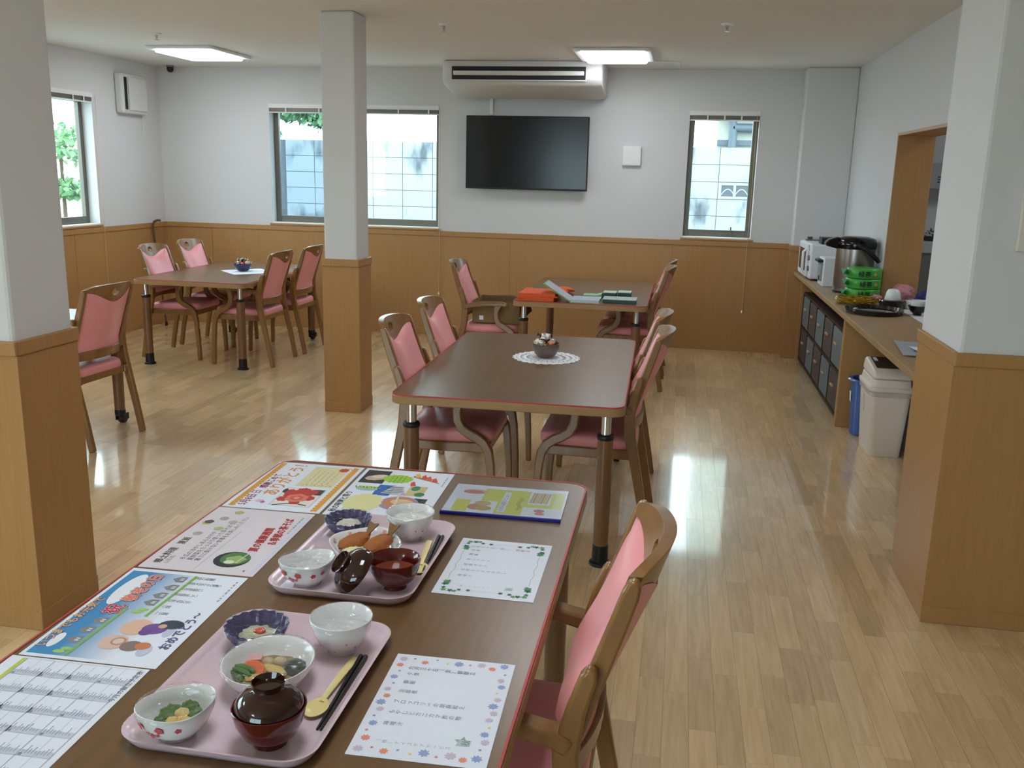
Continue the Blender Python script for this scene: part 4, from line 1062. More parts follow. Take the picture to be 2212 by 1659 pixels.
for k in range(4): p.line('card_scroll', (170, 120, 70), [(.515, .47 - .085 * k), (.535, .45 - .085 * k), (.545, .425 - .085 * k), (.53, .41 - .085 * k), (.515, .425 - .085 * k)], .0016, 1)
p.done()
# 2 festival poster
p = Sheet('poster', 'white poster with a castle picture, a green note and dark photos', 'poster', -.712, 2.25, .375, .258, 1.5, 'posters on the tray table')
p.rect('picture', (56, 54, 58), .67, .69, .96, .96, 0); p.ell('picture', (206, 186, 156), .80, .80, .022, .034, 1, wob=.06, k=9, rot=.5); p.ell('picture', (226, 212, 186), .83, .78, .014, .022, 2, wob=.06, k=9, rot=.5)
p.ell('note', (158, 206, 62), .80, .565, .034, .042, 2, n=60, wob=.06, k=14); lines(p, (80, 110, 40), .71, .63, .88, .045, 4, .002, 5, 3)
p.poly('picture', (150, 136, 120), [(.90, .42), (.86, .42), (.75, .08), (.78, .12)], 1)
for a, b, c in ((.93, .38, (236, 190, 80)), (.90, .30, (220, 70, 50)), (.88, .24, (226, 96, 60)), (.85, .17, (224, 80, 66)), (.74, .37, (226, 70, 70))): p.poly('picture', c, [(a, b + .03), (a + .03, b), (a - .06, b - .05), (a - .07, b + .01)], 2)
p.ell('logo', (158, 196, 224), .54, .80, .014, .030, 1, rot=0); p.ell('logo', (166, 200, 90), .57, .80, .012, .034, 2, n=30, wob=.15, k=9)
for k in range(7): p.line('logo', (44, 66, 70), [(.55 + .012 * (k % 3), .68 + .04 * k), (.60 - .01 * (k % 2), .70 + .04 * k)], .002, 3)
p.rect('picture', (48, 108, 186), .43, .52, .65, .70, 0); p.rect('picture', (206, 192, 146), .46, .18, .67, .37, 0); p.ell('picture', (74, 140, 90), .62, .30, .02, .012, 1); p.ell('picture', (60, 130, 84), .50, .22, .016, .014, 1)
for k in range(5): p.poly('castle', (206, 210, 216), [(.47 + .035 * k, .62 - .012 * k), (.50 + .035 * k, .62 - .02 * k), (.50 + .035 * k, .38 + .012 * k), (.47 + .035 * k, .36 + .02 * k)], 2); p.line('castle', (66, 68, 72), [(.47 + .035 * k, .63 - .012 * k), (.475 + .035 * k, .36 + .02 * k)], .0022, 3); p.line('castle', (90, 92, 96), [(.48 + .03 * k, .6), (.51 + .03 * k, .42)], .0014, 3)
p.rect('picture', (62, 60, 66), .12, .10, .42, .24, 0); p.ell('picture', (150, 150, 196), .30, .36, .052, .052, 1); p.ell('picture', (196, 136, 100), .31, .36, .044, .044, 2); p.ell('picture', (226, 190, 150), .33, .34, .020, .030, 3); p.line('picture', (222, 208, 184), [(.22, .38), (.48, .42)], .006, 4)
p.ell('note', (226, 222, 164), .27, .72, .066, .050, 1, n=60, wob=.05, k=16); lines(p, (140, 136, 110), .12, .86, .40, .045, 6, .0022, 8, 2)
p.text(DK, '秋の味覚と祭り', .06, .91, .022, bold=.0005); lines(p, (150, 152, 160), .70, .05, .93, .03, 1, .004, 4)
p.done()
# 3 noodles poster
M['lilac'] = mat('lilac_paper', (222, 214, 220), .75, var=.04, scale=14)
p = Sheet('poster', 'pale lilac poster with red lettering and a photo of green noodles', 'poster', -.975, 1.863, .372, .26, 1.5, 'posters on the tray table', M['lilac'])
p.text((176, 52, 50), '夏の健康週間', .335, .185, .0235, bold=.0011, tilt=.10); p.text((176, 52, 50), '＆季節の茶そば', .445, .085, .0235, bold=.0011, tilt=.10)
p.ell('picture', (52, 54, 54), .20, .31, .042, .040, 0, rot=.2); p.ell('picture', (84, 126, 72), .215, .29, .033, .033, 1, rot=.2); p.ell('picture', (156, 184, 110), .20, .28, .020, .022, 2, wob=.12, k=5); p.ell('picture', (222, 226, 200), .16, .31, .009, .012, 3); p.line('picture', (206, 214, 190), [(.15, .25), (.30, .22)], .003, 4)
p.text((104, 84, 78), '郷土料理', .07, .865, .021, bold=.0006); p.text((112, 96, 90), '夏飯', .35, .865, .021, bold=.0005); p.text((150, 140, 140), '山形県', .07, .80, .014)
for a, b, c in ((.53, .86, (176, 172, 170)), (.71, .90, (198, 184, 80)), (.73, .89, (96, 84, 80)), (.80, .79, (168, 168, 166)), (.75, .67, (186, 184, 176)), (.92, .72, (186, 182, 110)), (.63, .73, (176, 186, 150))): p.ell('picture', c, a, b, .0115, .0115, 1, wob=.06, k=5)
p.text((96, 88, 88), '冬瓜の冷やしあんかけや', .14, .70, .0148); p.text((96, 88, 88), '夏野菜をたっぷり使った茶そばで', .14, .635, .0148); p.text((96, 88, 88), '暑さに負けない食事をお楽しみください', .14, .57, .0148)
p.line('rule', (170, 160, 170), [(.03, .53), (.62, .50)], .0012); p.rect('border', (206, 212, 232), .02, .02, .98, .05, 0); lines(p, (140, 150, 170), .64, .075, .95, .03, 1, .004, 9, 1); lines(p, (90, 90, 96), .05, .115, .10, .03, 1, .004, 9, 1)
p.done()
# 4 respect-for-the-aged poster
p = Sheet('poster', 'blue and white festive poster with grey houses and big red lettering', 'poster', -.97, 1.484, .37, .258, 1.5, 'posters on the tray table')
def skymat():
    m, t, pb_ = nt('printed_blue_fade'); N = t.nodes; L = t.links
    tc = N.new('ShaderNodeTexCoord'); sx = N.new('ShaderNodeSeparateXYZ'); L.new(tc.outputs['Object'], sx.inputs[0])
    mr = N.new('ShaderNodeMapRange'); mr.inputs['From Min'].default_value = -.03; mr.inputs['From Max'].default_value = .075; L.new(sx.outputs['Y'], mr.inputs['Value'])
    cr = N.new('ShaderNodeValToRGB'); cr.color_ramp.elements[0].color = (*lin((226, 230, 240)), 1); cr.color_ramp.elements[1].color = (*lin((66, 142, 196)), 1); L.new(mr.outputs['Result'], cr.inputs['Fac']); L.new(cr.outputs['Color'], pb_.inputs['Base Color']); pb_.inputs['Roughness'].default_value = .7
    return m
x0, y0 = p.P(.025, .36); x1, y1 = p.P(.965, .97)
MB().add([(x0, y0, p.th + .0001), (x1, y0, p.th + .0001), (x1, y1, p.th + .0001), (x0, y1, p.th + .0001)], [(0, 1, 2, 3)]).build('sky_print', skymat(), p.o)
WHT = (236, 238, 244); GH = (136, 138, 140); GR = (130, 184, 84)
p.ell('cloud', WHT, .74, .83, .070, .020, 2); p.ell('cloud', WHT, .16, .875, .026, .010, 2)
p.text((40, 46, 104), '祝', .452, .69, .040, 3, bold=.0036); p.text((236, 220, 226), '祝', .452, .69, .040, 5, bold=.0022); p.text((200, 56, 74), '祝', .452, .69, .040, 7, bold=.0008)
p.text((40, 46, 104), '敬老の日', .600, .68, .0315, 3, bold=.0034); p.text((236, 220, 226), '敬老の日', .600, .68, .0315, 5, bold=.0020); p.text((224, 124, 92), '敬老の日', .600, .68, .0315, 7, bold=.0008)
p.text((120, 104, 160), 'いつまでもお元気で', .085, .905, .022, 3, bold=.0018); p.text((232, 186, 110), 'いつまでもお元気で', .085, .905, .022, 5, bold=.0004)
for a, b in ((.18, .745), (.28, .745), (.38, .73), (.615, .525), (.70, .52), (.80, .505), (.905, .51)):
    p.poly('houses', GH, [(a - .035, b - .04), (a + .035, b - .04), (a + .035, b + .02), (a, b + .07), (a - .035, b + .02)], 2); p.rect('houses', (222, 224, 226), a - .012, b - .025, a - .001, b + .005, 3); p.rect('houses', (222, 224, 226), a + .006, b - .025, a + .015, b + .005, 3)
p.line('grass', GR, [(.03, .685), (.53, .655)], .006, 4); p.line('grass', GR, [(.46, .455), (.96, .415)], .006, 4)
for a, b in ((.06, .76), (.09, .73), (.50, .555), (.53, .525)): p.ell('grass', (156, 206, 110), a, b, .006, .011, 3)
# two bowing figures
p.ell('figures', (226, 186, 160), .35, .43, .030, .028, 3); p.ell('figures', (120, 84, 156), .35, .29, .020, .024, 3); p.ell('figures', (112, 76, 148), .31, .33, .012, .012, 4); p.ell('figures', (66, 70, 84), .405, .20, .017, .024, 4); p.ell('figures', (222, 170, 150), .38, .25, .008, .008, 5)
p.ell('figures', (222, 188, 170), .19, .47, .026, .026, 3); p.ell('figures', (186, 140, 124), .20, .44, .014, .014, 4); p.ell('figures', (222, 200, 186), .20, .44, .010, .010, 5); p.ell('figures', (140, 120, 116), .17, .32, .018, .020, 3); p.ell('figures', (206, 130, 90), .18, .24, .013, .014, 4)
p.ell('figure_shadow', (196, 200, 222), .14, .20, .02, .012, 2); p.ell('figure_shadow', (196, 200, 222), .36, .17, .03, .010, 2)
p.text((92, 100, 140), 'おめでとう〜', .165, .055, .024, bold=.0010)
for a, tx in ((.51, '一の重'), (.585, '小鉢'), (.655, '炊き合わせ'), (.73, '茶碗蒸しと'), (.80, 'お赤飯祝い'), (.87, '海老の天ぷら盛り'), (.94, '御祝い御膳')): p.text((112, 118, 134), tx, a, .385, .0125, vert=True, pitch=.72)
lines(p, (150, 156, 172), .69, .05, .94, .03, 1, .004, 9, 1)
p.done()
# 5 menu calendar
p = Sheet('menu_calendar', 'white monthly menu calendar sheet with grey ruled boxes', 'calendar', -.968, 1.11, .37, .258, 1.5)
p.rect('title_bar', (196, 208, 76), .30, .875, .985, .905, 1)
G1, G2 = (176, 182, 196), (150, 156, 172)
for k in range(8): p.line('rule', G1, [(.985 - .134 * k, .04), (.985 - .134 * k, .87)], .0007, 1)
for b in (.87, .67, .47, .26, .05): p.line('rule', G2, [(.03, b), (.985, b)], .0012, 1)
for b in (.77, .57, .365, .155): p.line('rule', G1, [(.03, b), (.985, b)], .0006, 1)
rnd = random.Random(21)
for k in range(7):
    for b in (.87, .67, .47, .26):
        a = .985 - .134 * (k + 1)
        p.rect('shade', (204, 209, 224), a + .002, b - .21, a + .04, b - .002, 0)
        for q in range(9):
            l = rnd.uniform(.02, .06); p.line('small_print', (158, 164, 182), [(a + .012 + rnd.uniform(0, .01), b - .02 - .02 * q), (a + .012 + l, b - .02 - .02 * q)], .0014, 2)
        p.rect('small_print', (140, 146, 164), a + .004, b - .03, a + .018, b - .008, 2)
p.text(DK, '今月の献立予定表', .72, .025, .012)
p.done()
# 6 flower-bordered menu
p = Sheet('menu_sheet', 'white menu sheet with a border of blue, pink and orange flowers', 'menu', -.338, 1.299, .297, .212, 1.8, 'menu sheets on the tray table')
FB, FP, FO, FY, FR = (150, 168, 212), (206, 190, 208), (232, 148, 120), (226, 224, 96), (206, 134, 150)
def flower(a, b, c, r): p.star('flowers', c, a, b, r, 8, .62, 1, rot=a * 9)
seq = [(FP, .0085), (FR, .003), (FO, .0075), (FB, .003), (FY, .003), (FB, .0095), (FR, .003), (FP, .009), (FO, .0075), (FB, .009)]
for k, (c, r) in enumerate(seq): flower(.945 + (.02 if k % 2 else 0) - (.01 * (k % 3)), .93 - .094 * k, c, r)
for k, (c, r) in enumerate([(FP, .009), (FR, .003), (FO, .008), (FB, .003), (FY, .003), (FB, .010), (FR, .003), (FP, .010), (FO, .0075), (FB, .0095)]): flower(.055 + (.02 if k % 2 else 0), .93 - .094 * k, c, r)
for k, (c, r) in enumerate([(FO, .0075), (FB, .003), (FB, .0075), (FB, .003), (FP, .007), (FO, .007), (FB, .0095), (FP, .0075), (FB, .003), (FB, .008), (FR, .003), (FO, .0085)]): flower(.875 - .066 * k, .935 - (.02 if k % 2 else 0), c, r)
for k, (c, r) in enumerate([(FB, .003), (FP, .007), (FB, .0075), (FY, .003), (FP, .007), (FB, .0095), (FP, .0075), (FP, .007), (FY, .003), (FB, .008), (FP, .008), (FB, .003)]): flower(.875 - .066 * k, .06 + (.02 if k % 2 else 0), c, r)
for a, b, tx in ((.855, .815, '九月三十日（金）御献立'), (.79, .80, '夕食'), (.70, .80, '御飯'), (.605, .80, '治部煮'), (.50, .80, 'ブロッコリーの胡麻和え'), (.40, .80, 'もやしとカニカマ酢の物'), (.295, .80, '味噌汁')):
    p.text((92, 98, 112) if a > .84 else (126, 134, 148), tx, a, b, .0108, vert=True, pitch=1.0)
p.text((170, 176, 190), '（株）ナイスケアサービス', .135, .80, .0085, vert=True, pitch=1.15)
p.star('sketch', (156, 176, 172), .20, .22, .014, 5, .5, 1); p.rect('sketch', (186, 202, 198), .165, .16, .215, .25, 2); p.text((110, 134, 128), '秋', .17, .17, .014, 3)
p.done()
# 7 ivy-bordered menu
p = Sheet('menu_sheet', 'white menu sheet with a border of green ivy leaves', 'menu', -.351, 1.844, .297, .212, .3, 'menu sheets on the tray table')
I1, I2, I3 = (52, 108, 92), (104, 162, 96), (70, 140, 112)
def ivy(a, b, c, r=.0075, rot=0): p.star('leaves', c, a, b, r, 5, .5, 1 + (hash((round(a, 3), round(b, 3))) % 3), rot)
for sa in (0, 1):
    for sb in (0, 1):
        A = lambda v: v if sa == 0 else 1 - v
        Bq = lambda v: v if sb == 0 else 1 - v
        for a, b, c, r in ((.065, .10, I2, .008), (.06, .165, I1, .008), (.055, .21, I2, .007), (.08, .25, I1, .006), (.085, .34, I1, .0065), (.10, .09, I1, .006), (.16, .085, I1, .009), (.18, .10, I3, .009), (.20, .085, I2, .008), (.21, .11, I3, .006)): ivy(A(a), Bq(b), c, r, a * 30 + b * 9)
for b in (.09, .91): p.line('vine', (150, 172, 164), [(.24, b), (.33, b + .012), (.42, b - .01), (.50, b + .01), (.60, b - .008), (.68, b + .01), (.76, b)], .0010, 1)
for a in (.08, .92): p.line('vine', (196, 214, 206), [(a, .34), (a + .008, .5), (a, .66)], .0008, 1)
for a, b, tx in ((.85, .82, '九月三十日（金）'), (.78, .80, '昼食'), (.70, .80, '御飯'), (.605, .80, 'あじフライ'), (.51, .80, '胡麻ポテト'), (.415, .80, '白和えうずまめひじ'), (.32, .80, '味噌汁')):
    p.text((150, 158, 176), tx, a, b, .0104, vert=True, pitch=1.08)
p.text((206, 130, 150), '御献立', .85, .33, .0104, vert=True, pitch=1.08)
p.text((196, 202, 214), '（株）ナイスケア', .15, .78, .008, vert=True, pitch=1.2)
p.rect('sketch', (200, 214, 212), .135, .235, .185, .315, 1); p.text((140, 166, 160), '秋', .14, .25, .013, 2)
p.done()
# 8 clear menu folder with blue spine
p = Sheet('menu_folder', 'yellow menu in a clear folder with a dark blue spine', 'folder', -.4025, 2.252, .222, .306, 1.3, None, M['paper'], 0, .003)
YL = (212, 214, 98); WH = (226, 230, 238)
p.rect('yellow_print', YL, .08, .04, .90, .93, 0); p.rect('yellow_print', (220, 224, 150), .12, .02, .90, .10, 1)
p.rect('photo_ground', WH, .47, .72, .94, .97, 1); p.rect('photo_ground', WH, .06, .57, .47, .80, 1); p.rect('photo_ground', WH, .46, .13, .90, .32, 1); p.rect('photo_ground', WH, .04, .0, .36, .34, 1)
p.ell('photo', (206, 190, 160), .76, .80, .018, .034, 2); p.ell('photo', (200, 124, 122), .74, .82, .014, .028, 3)
p.ell('photo', (190, 140, 116), .25, .74, .022, .020, 2); p.ell('photo', (200, 176, 120), .38, .69, .018, .022, 3); p.ell('photo', (190, 164, 110), .22, .67, .018, .022, 3)
for k in range(7): p.line('photo', ((196, 180, 124), (184, 160, 110), (206, 190, 140))[k % 3], [(.50 + .01 * (k % 2), .30 - .023 * k), (.86, .285 - .023 * k)], .006, 2 + k % 2)
p.ell('photo', (196, 120, 120), .26, .20, .011, .014, 2); p.ell('photo', (206, 130, 130), .17, .19, .010, .013, 2)
p.rect('caption', WH, .15, .485, .82, .545, 1); p.text((104, 100, 122), 'お好み選択メニュー', .17, .50, .0145, 2)
for k in range(3): p.line('swirl', (126, 116, 70), [(.22, .40 - .012 * k), (.34, .38 - .012 * k), (.46, .41 - .012 * k), (.58, .385 - .012 * k), (.66, .40 - .012 * k)], .0012, 1)
MB().box((-.1165, -.1535, -.0002), (-.1085, .1535, .0085)).build('spine', mat('blue_spine', (22, 24, 128), .35), p.o, bevel=.002)
M['film'] = clear('clear_cover', (246, 248, 250), .03, .2)
MB().box((-.1085, -.153, .0048), (.111, .153, .0051)).build('clear_cover', M['film'], p.o)
p.done()
# ------------------------------------------------------------------ meal trays
M['tray'] = mat('pink_tray', (220, 196, 205), .3, var=.015, coat=.3)
M['porc'] = mat('porcelain', (232, 232, 232), .14, var=.01, coat=.4)
M['indigo'] = mat('indigo_glaze', (44, 44, 100), .2, var=.12, scale=40, coat=.5)
M['red_lacq'] = mat('red_lacquer', (84, 18, 14), .14, var=.04, coat=.6, crough=.05)
M['dark_lacq'] = mat('dark_lacquer', (40, 10, 8), .1, var=.05, coat=.7, crough=.04)
M['spoon'] = mat('cream_plastic', (238, 222, 150), .35, var=.02, coat=.2)
M['chop'] = mat('black_chopstick', (20, 17, 18), .4, var=.05)
M['wrap'] = clear('cling_film', (252, 253, 253), .05, .06, dif=.015, difc=(240, 244, 246), wr=1.5)
FZ = TZ + .0085
def tray(x, y, label):
    w, l = .310, .432; lv = [(-.022, .0006), (-.014, .0014), (-.007, .010), (-.001, .0195), (0, .021), (-.004, .021), (-.011, .014), (-.020, .0085)]
    rings = [rrect(-w / 2 - d, -l / 2 - d, w / 2 + d, l / 2 + d, .050 + d, 8) for d, z in lv]
    n = len(rings[0]); vs = [(px, py, z) for q, (d, z) in zip(rings, lv) for px, py in q]; fs = []
    for a in range(len(lv) - 1):
        for i in range(n): j = (i + 1) % n; fs.append((a * n + i, a * n + j, (a + 1) * n + j, (a + 1) * n + i))
    fs.append(tuple(reversed(range(n)))); fs.append(tuple(range((len(lv) - 1) * n, len(lv) * n)))
    o = MB().add(vs, fs).build('meal_tray', M['tray'], None, smooth=60, loc=(x, y, TZ)); return tag(o, label, 'tray')
tray(-.625, 1.297, 'pink meal tray holding a covered soup bowl and simmered vegetables')
tray(-.633, 1.822, 'pink meal tray holding an uncovered soup bowl and fried fish')

def bowl(name, label, x, y, r, h, m, prof=None, rf=None, sx=1, sy=1, rz=0, seg=40, group=None, zf=None, part='body'):
    t = thing(name, label, 'bowl', (x, y, FZ + .0004), rz, group)
    pr = prof or [(0, .002), (.36, .002), (.38, 0), (.44, 0), (.45, .10), (.72, .30), (.90, .62), (1.0, .985), (.985, 1.0), (.965, .985), (.86, .60), (.66, .30), (.40, .16), (0, .13)]
    MB().lathe([(a * r, b * h) for a, b in pr], seg, (0, 0, 0), rf, sx, sy, zf).build(part, m, t, smooth=50)
    return t
def film(x, y, z, r, label, rf=None, sx=1, sy=1, rz=0, sag=.004, skirt=.010):
    mb = MB(); n = 40
    rings = [(.0, -sag), (.35, -sag * .9), (.7, -sag * .5), (.94, .0), (1.012, .0006), (1.03, -skirt)]
    def zf(t, q, zz): return .0016 * math.sin(5 * t + q * 90) + .0012 * math.sin(11 * t - q * 60)
    prof = [(a * r, b) for a, b in rings]
    vs = []; fs = []
    for k, (rr, zz) in enumerate(prof):
        if rr == 0: vs.append((0, 0, zz)); continue
        for i in range(n):
            t = 2 * math.pi * i / n; q = rr * (rf(t, rr, zz) if rf else 1); vs.append((q * math.cos(t) * sx, q * math.sin(t) * sy, zz + (zf(t, rr, zz) if 0 < k < 4 else (.002 * math.sin(9 * t) if k == 5 else 0))))
    for i in range(n): fs.append((0, 1 + i, 1 + (i + 1) % n))
    for k in range(len(prof) - 2):
        for i in range(n): j = (i + 1) % n; a = 1 + k * n; fs.append((a + i, a + n + i, a + n + j, a + j))
    o = mb.add(vs, fs).build('cling_film', M['wrap'], None, smooth=180, loc=(x, y, z), rz=rz); return tag(o, label, 'cling film', 'cling film on the meal bowls')
leaf_rf = lambda t, r, z: 1 + (.085 * math.cos(2 * t) + .02 * math.cos(4 * t)) * min(1, max(0, (r - .02) / .03))
leaf_z = lambda t, r, z: (.003 * math.cos(2 * t)) * min(1, max(0, (r - .03) / .02))
M['greyin'] = M['porc']
PRT = [(0, .002), (.40, .002), (.42, 0), (.50, 0), (.52, .08), (.80, .32), (.95, .68), (1.0, .985), (.985, 1.0), (.965, .985), (.90, .66), (.74, .34), (.50, .20), (0, .17)]
def decals(t, r, h, items, rgb, size, rf=None):
    # little printed flowers on the outside wall
    mb = MB()
    for a, f, sc_ in items:
        rr = r * (.80 + (f - .32) * .42 if f < .68 else .95 + (f - .68) * .16) + .0008; q = rr * (rf(a, rr, 0) if rf else 1)
        c = Vector((q * math.cos(a), q * math.sin(a), f * h)); nrm = Vector((math.cos(a), math.sin(a), -.35)).normalized(); u = Vector((-math.sin(a), math.cos(a), 0)); v = nrm.cross(u)
        vs = [c + nrm * .0005] + [c + nrm * .0004 + (u * math.cos(k * math.pi / 5) + v * math.sin(k * math.pi / 5)) * size * sc_ * (1 if k % 2 else .72) for k in range(10)]
        mb.add(vs, [(0, 1 + k, 1 + (k + 1) % 10) for k in range(10)])
    tag(mb.build('printed_flowers', ink(rgb), t), kind='stuff')
def food(name, label, cat, mb, m, loc, rz=0, group=None, smooth=50):
    return tag(mb.build(name, m, None, smooth=smooth, loc=loc, rz=rz), label, cat, group)
M['broc'] = mat('broccoli', (84, 122, 52), .6, var=.35, scale=120, bump=1, bscale=400)
M['egg'] = mat('egg', (222, 190, 110), .5, var=.1, scale=60)
M['carrot'] = mat('carrot', (222, 104, 44), .35, coat=.2)
M['bamboo'] = mat('bamboo_shoot', (206, 180, 104), .45, var=.08)
M['taro'] = mat('taro', (200, 182, 146), .5, var=.08)
M['kelp'] = mat('dark_mushroom', (46, 46, 36), .35, var=.2, coat=.3)
M['bean'] = mat('green_bean', (78, 122, 58), .4)
M['tofu'] = mat('wheat_gluten', (224, 170, 170), .6, var=.25, scale=140)
M['salad'] = mat('pale_salad', (196, 194, 164), .4, var=.25, scale=110, coat=.3)
M['tomato'] = mat('tomato', (212, 84, 66), .25, coat=.4)
M['rice'] = mat('cooked_rice', (236, 236, 230), .45, var=.05, scale=160, bump=1, bscale=330)
M['fry'] = mat('fried_crumb', (166, 96, 42), .65, var=.3, scale=90, bump=1, bscale=330)
M['fishtail'] = mat('fish_tail', (126, 94, 58), .6, var=.2)
M['potato'] = mat('potato_salad', (228, 226, 176), .6, var=.12, scale=90, bump=.8, bscale=200)
M['natto'] = mat('mashed_topping', (150, 138, 110), .6, var=.35, scale=90)
M['soup'] = mat('miso_soup', (130, 62, 40), .08, var=.2, scale=20, coat=.4)
def lump(r, seed, k=.2, seg=14, rings=9):
    return MB().ball((0, 0, 0), r, seg, rings, k, random.Random(seed))
def stick(l, r, bend=0, flat=1): return MB().tube([(-l / 2, 0, 0), (-l / 4, bend, .001), (l / 4, bend, .001), (l / 2, 0, 0)], [r * .6, r, r, r * .6], 8, flat)

# --- front tray
A, Bc, C, D, E = (-.697, 1.132), (-.697, 1.402), (-.622, 1.288), (-.545, 1.42), (-.553, 1.142)
t = bowl('leaf_bowl', 'white leaf-shaped bowl with red flowers holding broccoli', *A, .053, .052, M['porc'], PRT, leaf_rf, rz=R_(42), group='leaf-shaped bowls', zf=leaf_z)
decals(t, .053, .052, [(R_(195), .72, 1.2), (R_(228), .66, 1.1), (R_(212), .42, .7), (R_(205), .5, .5), (R_(222), .45, .5), (R_(150), .6, .9), (R_(260), .6, .8)], (206, 84, 92), .0072, leaf_rf)
for k, (dx, dy, dz, r) in enumerate(((-.008, -.002, .029, .019), (.022, .008, .027, .016), (.008, .020, .028, .015), (-.014, -.014, .026, .013))): food('broccoli', 'green broccoli floret in the leaf-shaped bowl', 'broccoli', lump((r, r, r * .85), k + 3, .16), M['broc'], (A[0] + dx, A[1] + dy, FZ + dz), 0, 'broccoli florets', 20)
for k, (dx, dy, dz) in enumerate(((.012, -.006, .038), (.004, -.020, .032), (.020, -.016, .032))): food('egg_piece', 'pale yellow egg piece among the broccoli', 'egg', lump((.011, .010, .008), k + 9, .15), M['egg'], (A[0] + dx, A[1] + dy, FZ + dz), 0, 'egg pieces')
film(A[0], A[1], FZ + .0548, .053, 'cling film over the broccoli bowl', lambda t, r, z: 1 + .08 * math.cos(2 * t), rz=R_(42))
flute = lambda t, r, z: 1 + .045 * math.cos(18 * t) * min(1, max(0, (r - .02) / .025))
t = bowl('fluted_bowl', 'dark blue fluted bowl of salad behind the simmered vegetables', *Bc, .055, .042, M['indigo'], rf=flute, seg=108, group='fluted blue bowls')
food('salad', 'pale vegetable salad in the fluted blue bowl with a red garnish', 'salad', lump((.032, .030, .012), 4, .12, 18, 10), M['salad'], (Bc[0] + .005, Bc[1] - .006, FZ + .024), smooth=20)
food('tomato_piece', 'red tomato garnish on the salad in the blue bowl', 'tomato', lump((.011, .009, .008), 6, .15), M['tomato'], (Bc[0] + .012, Bc[1] - .012, FZ + .034))
film(Bc[0], Bc[1], FZ + .043, .0565, 'cling film over the salad in the fluted bowl')
t = bowl('serving_bowl', 'large white oval bowl of simmered vegetables', *C, .076, .046, M['porc'], PRT, sx=.97, sy=1.07)
c0 = (C[0], C[1])
food('carrot_slice', 'orange carrot slice in the simmered vegetables', 'carrot', MB().lathe([(0, -.005), (.015, -.005), (.017, 0), (.015, .005), (0, .005)], 18, sx=1.3).xf(Matrix.Rotation(.5, 4, 'X') @ Matrix.Rotation(-.3, 4, 'Z')), M['carrot'], (c0[0] - .018, c0[1] - .018, FZ + .034))
for k in range(5): food('green_bean', 'green bean at the side of the simmered vegetables', 'bean', stick(.04, .0042, .003), M['bean'], (c0[0] - .042 + .003 * k, c0[1] - .030 + .006 * (k % 3), FZ + .026 + .003 * k), R_(-40 + 6 * k), 'green beans')
food('bamboo_shoot', 'pale yellow bamboo shoot wedge in the simmered vegetables', 'bamboo shoot', stick(.05, .009, .004, .6), M['bamboo'], (c0[0] + .012, c0[1] - .014, FZ + .034), R_(-14))
food('bamboo_shoot', 'short bamboo shoot wedge beneath the carrot slice', 'bamboo shoot', stick(.035, .009, .003, .7), M['bamboo'], (c0[0] - .006, c0[1] - .034, FZ + .028), R_(12))
food('mushroom', 'dark shiny mushroom in the simmered vegetables', 'mushroom', lump((.020, .022, .011), 8, .08), M['kelp'], (c0[0] + .040, c0[1] + .010, FZ + .030))
for k, (dx, dy) in enumerate(((.026, -.034), (.012, -.040), (-.008, .016), (.010, .022))): food('taro_piece', 'pale taro chunk in the simmered vegetables', 'taro', lump((.012, .011, .010), 20 + k, .1), M['taro'], (c0[0] + dx, c0[1] + dy, FZ + .028), 0, 'taro chunks')
food('gluten_cake', 'pink patterned cake slice in the simmered vegetables', 'cake slice', MB().box((-.012, -.010, -.004), (.012, .010, .004)), M['tofu'], (c0[0] - .030, c0[1] + .012, FZ + .036), .3, smooth=None)
food('simmered_bed', 'brown simmered bed at the bottom of the oval bowl', 'vegetables', lump((.052, .056, .012), 30, .06, 20, 10), mat('simmer', (150, 122, 78), .5, var=.3, scale=60), (c0[0], c0[1], FZ + .020))
film(C[0], C[1], FZ + .0470, .0775, 'cling film over the simmered vegetables', sx=.97, sy=1.07, sag=.002)
t = bowl('rice_bowl', 'white rice bowl covered with cling film, nearly empty', *D, .055, .066, M['porc'], group='rice bowls')
decals(t, .055, .066, [(R_(-60), .55, .5), (R_(-110), .45, .4), (R_(-85), .3, .35), (R_(-40), .4, .5)], (206, 130, 140), .005)
film(D[0], D[1], FZ + .0668, .055, 'cling film over the nearly empty rice bowl')
SP = [(0, .003), (.36, .003), (.40, 0), (.47, 0), (.46, .10), (.74, .30), (.93, .64), (1.0, .985), (.985, 1.0), (.955, .985), (.88, .62), (.68, .32), (.40, .17), (0, .15)]
t = bowl('soup_bowl', 'red-brown lacquer soup bowl closed with its dark lid', *E, .055, .062, M['red_lacq'], SP, group='lacquer soup bowls')
LID = [(.0515, 0), (.0505, .005), (.045, .015), (.034, .024), (.0235, .0285), (.0225, .030), (.0250, .040), (.0235, .0405), (.020, .032), (0, .030)]
def lid(label, M4):
    o = MB().lathe(LID, 44).build('bowl_cover', M['dark_lacq'], None, smooth=45); o.matrix_world = M4; return tag(o, label, 'lid')
o = MB().lathe(LID, 44, (0, 0, .0595)).build('lid', M['dark_lacq'], t, smooth=45); tag(o, 'dark lacquer lid with a ring knob')
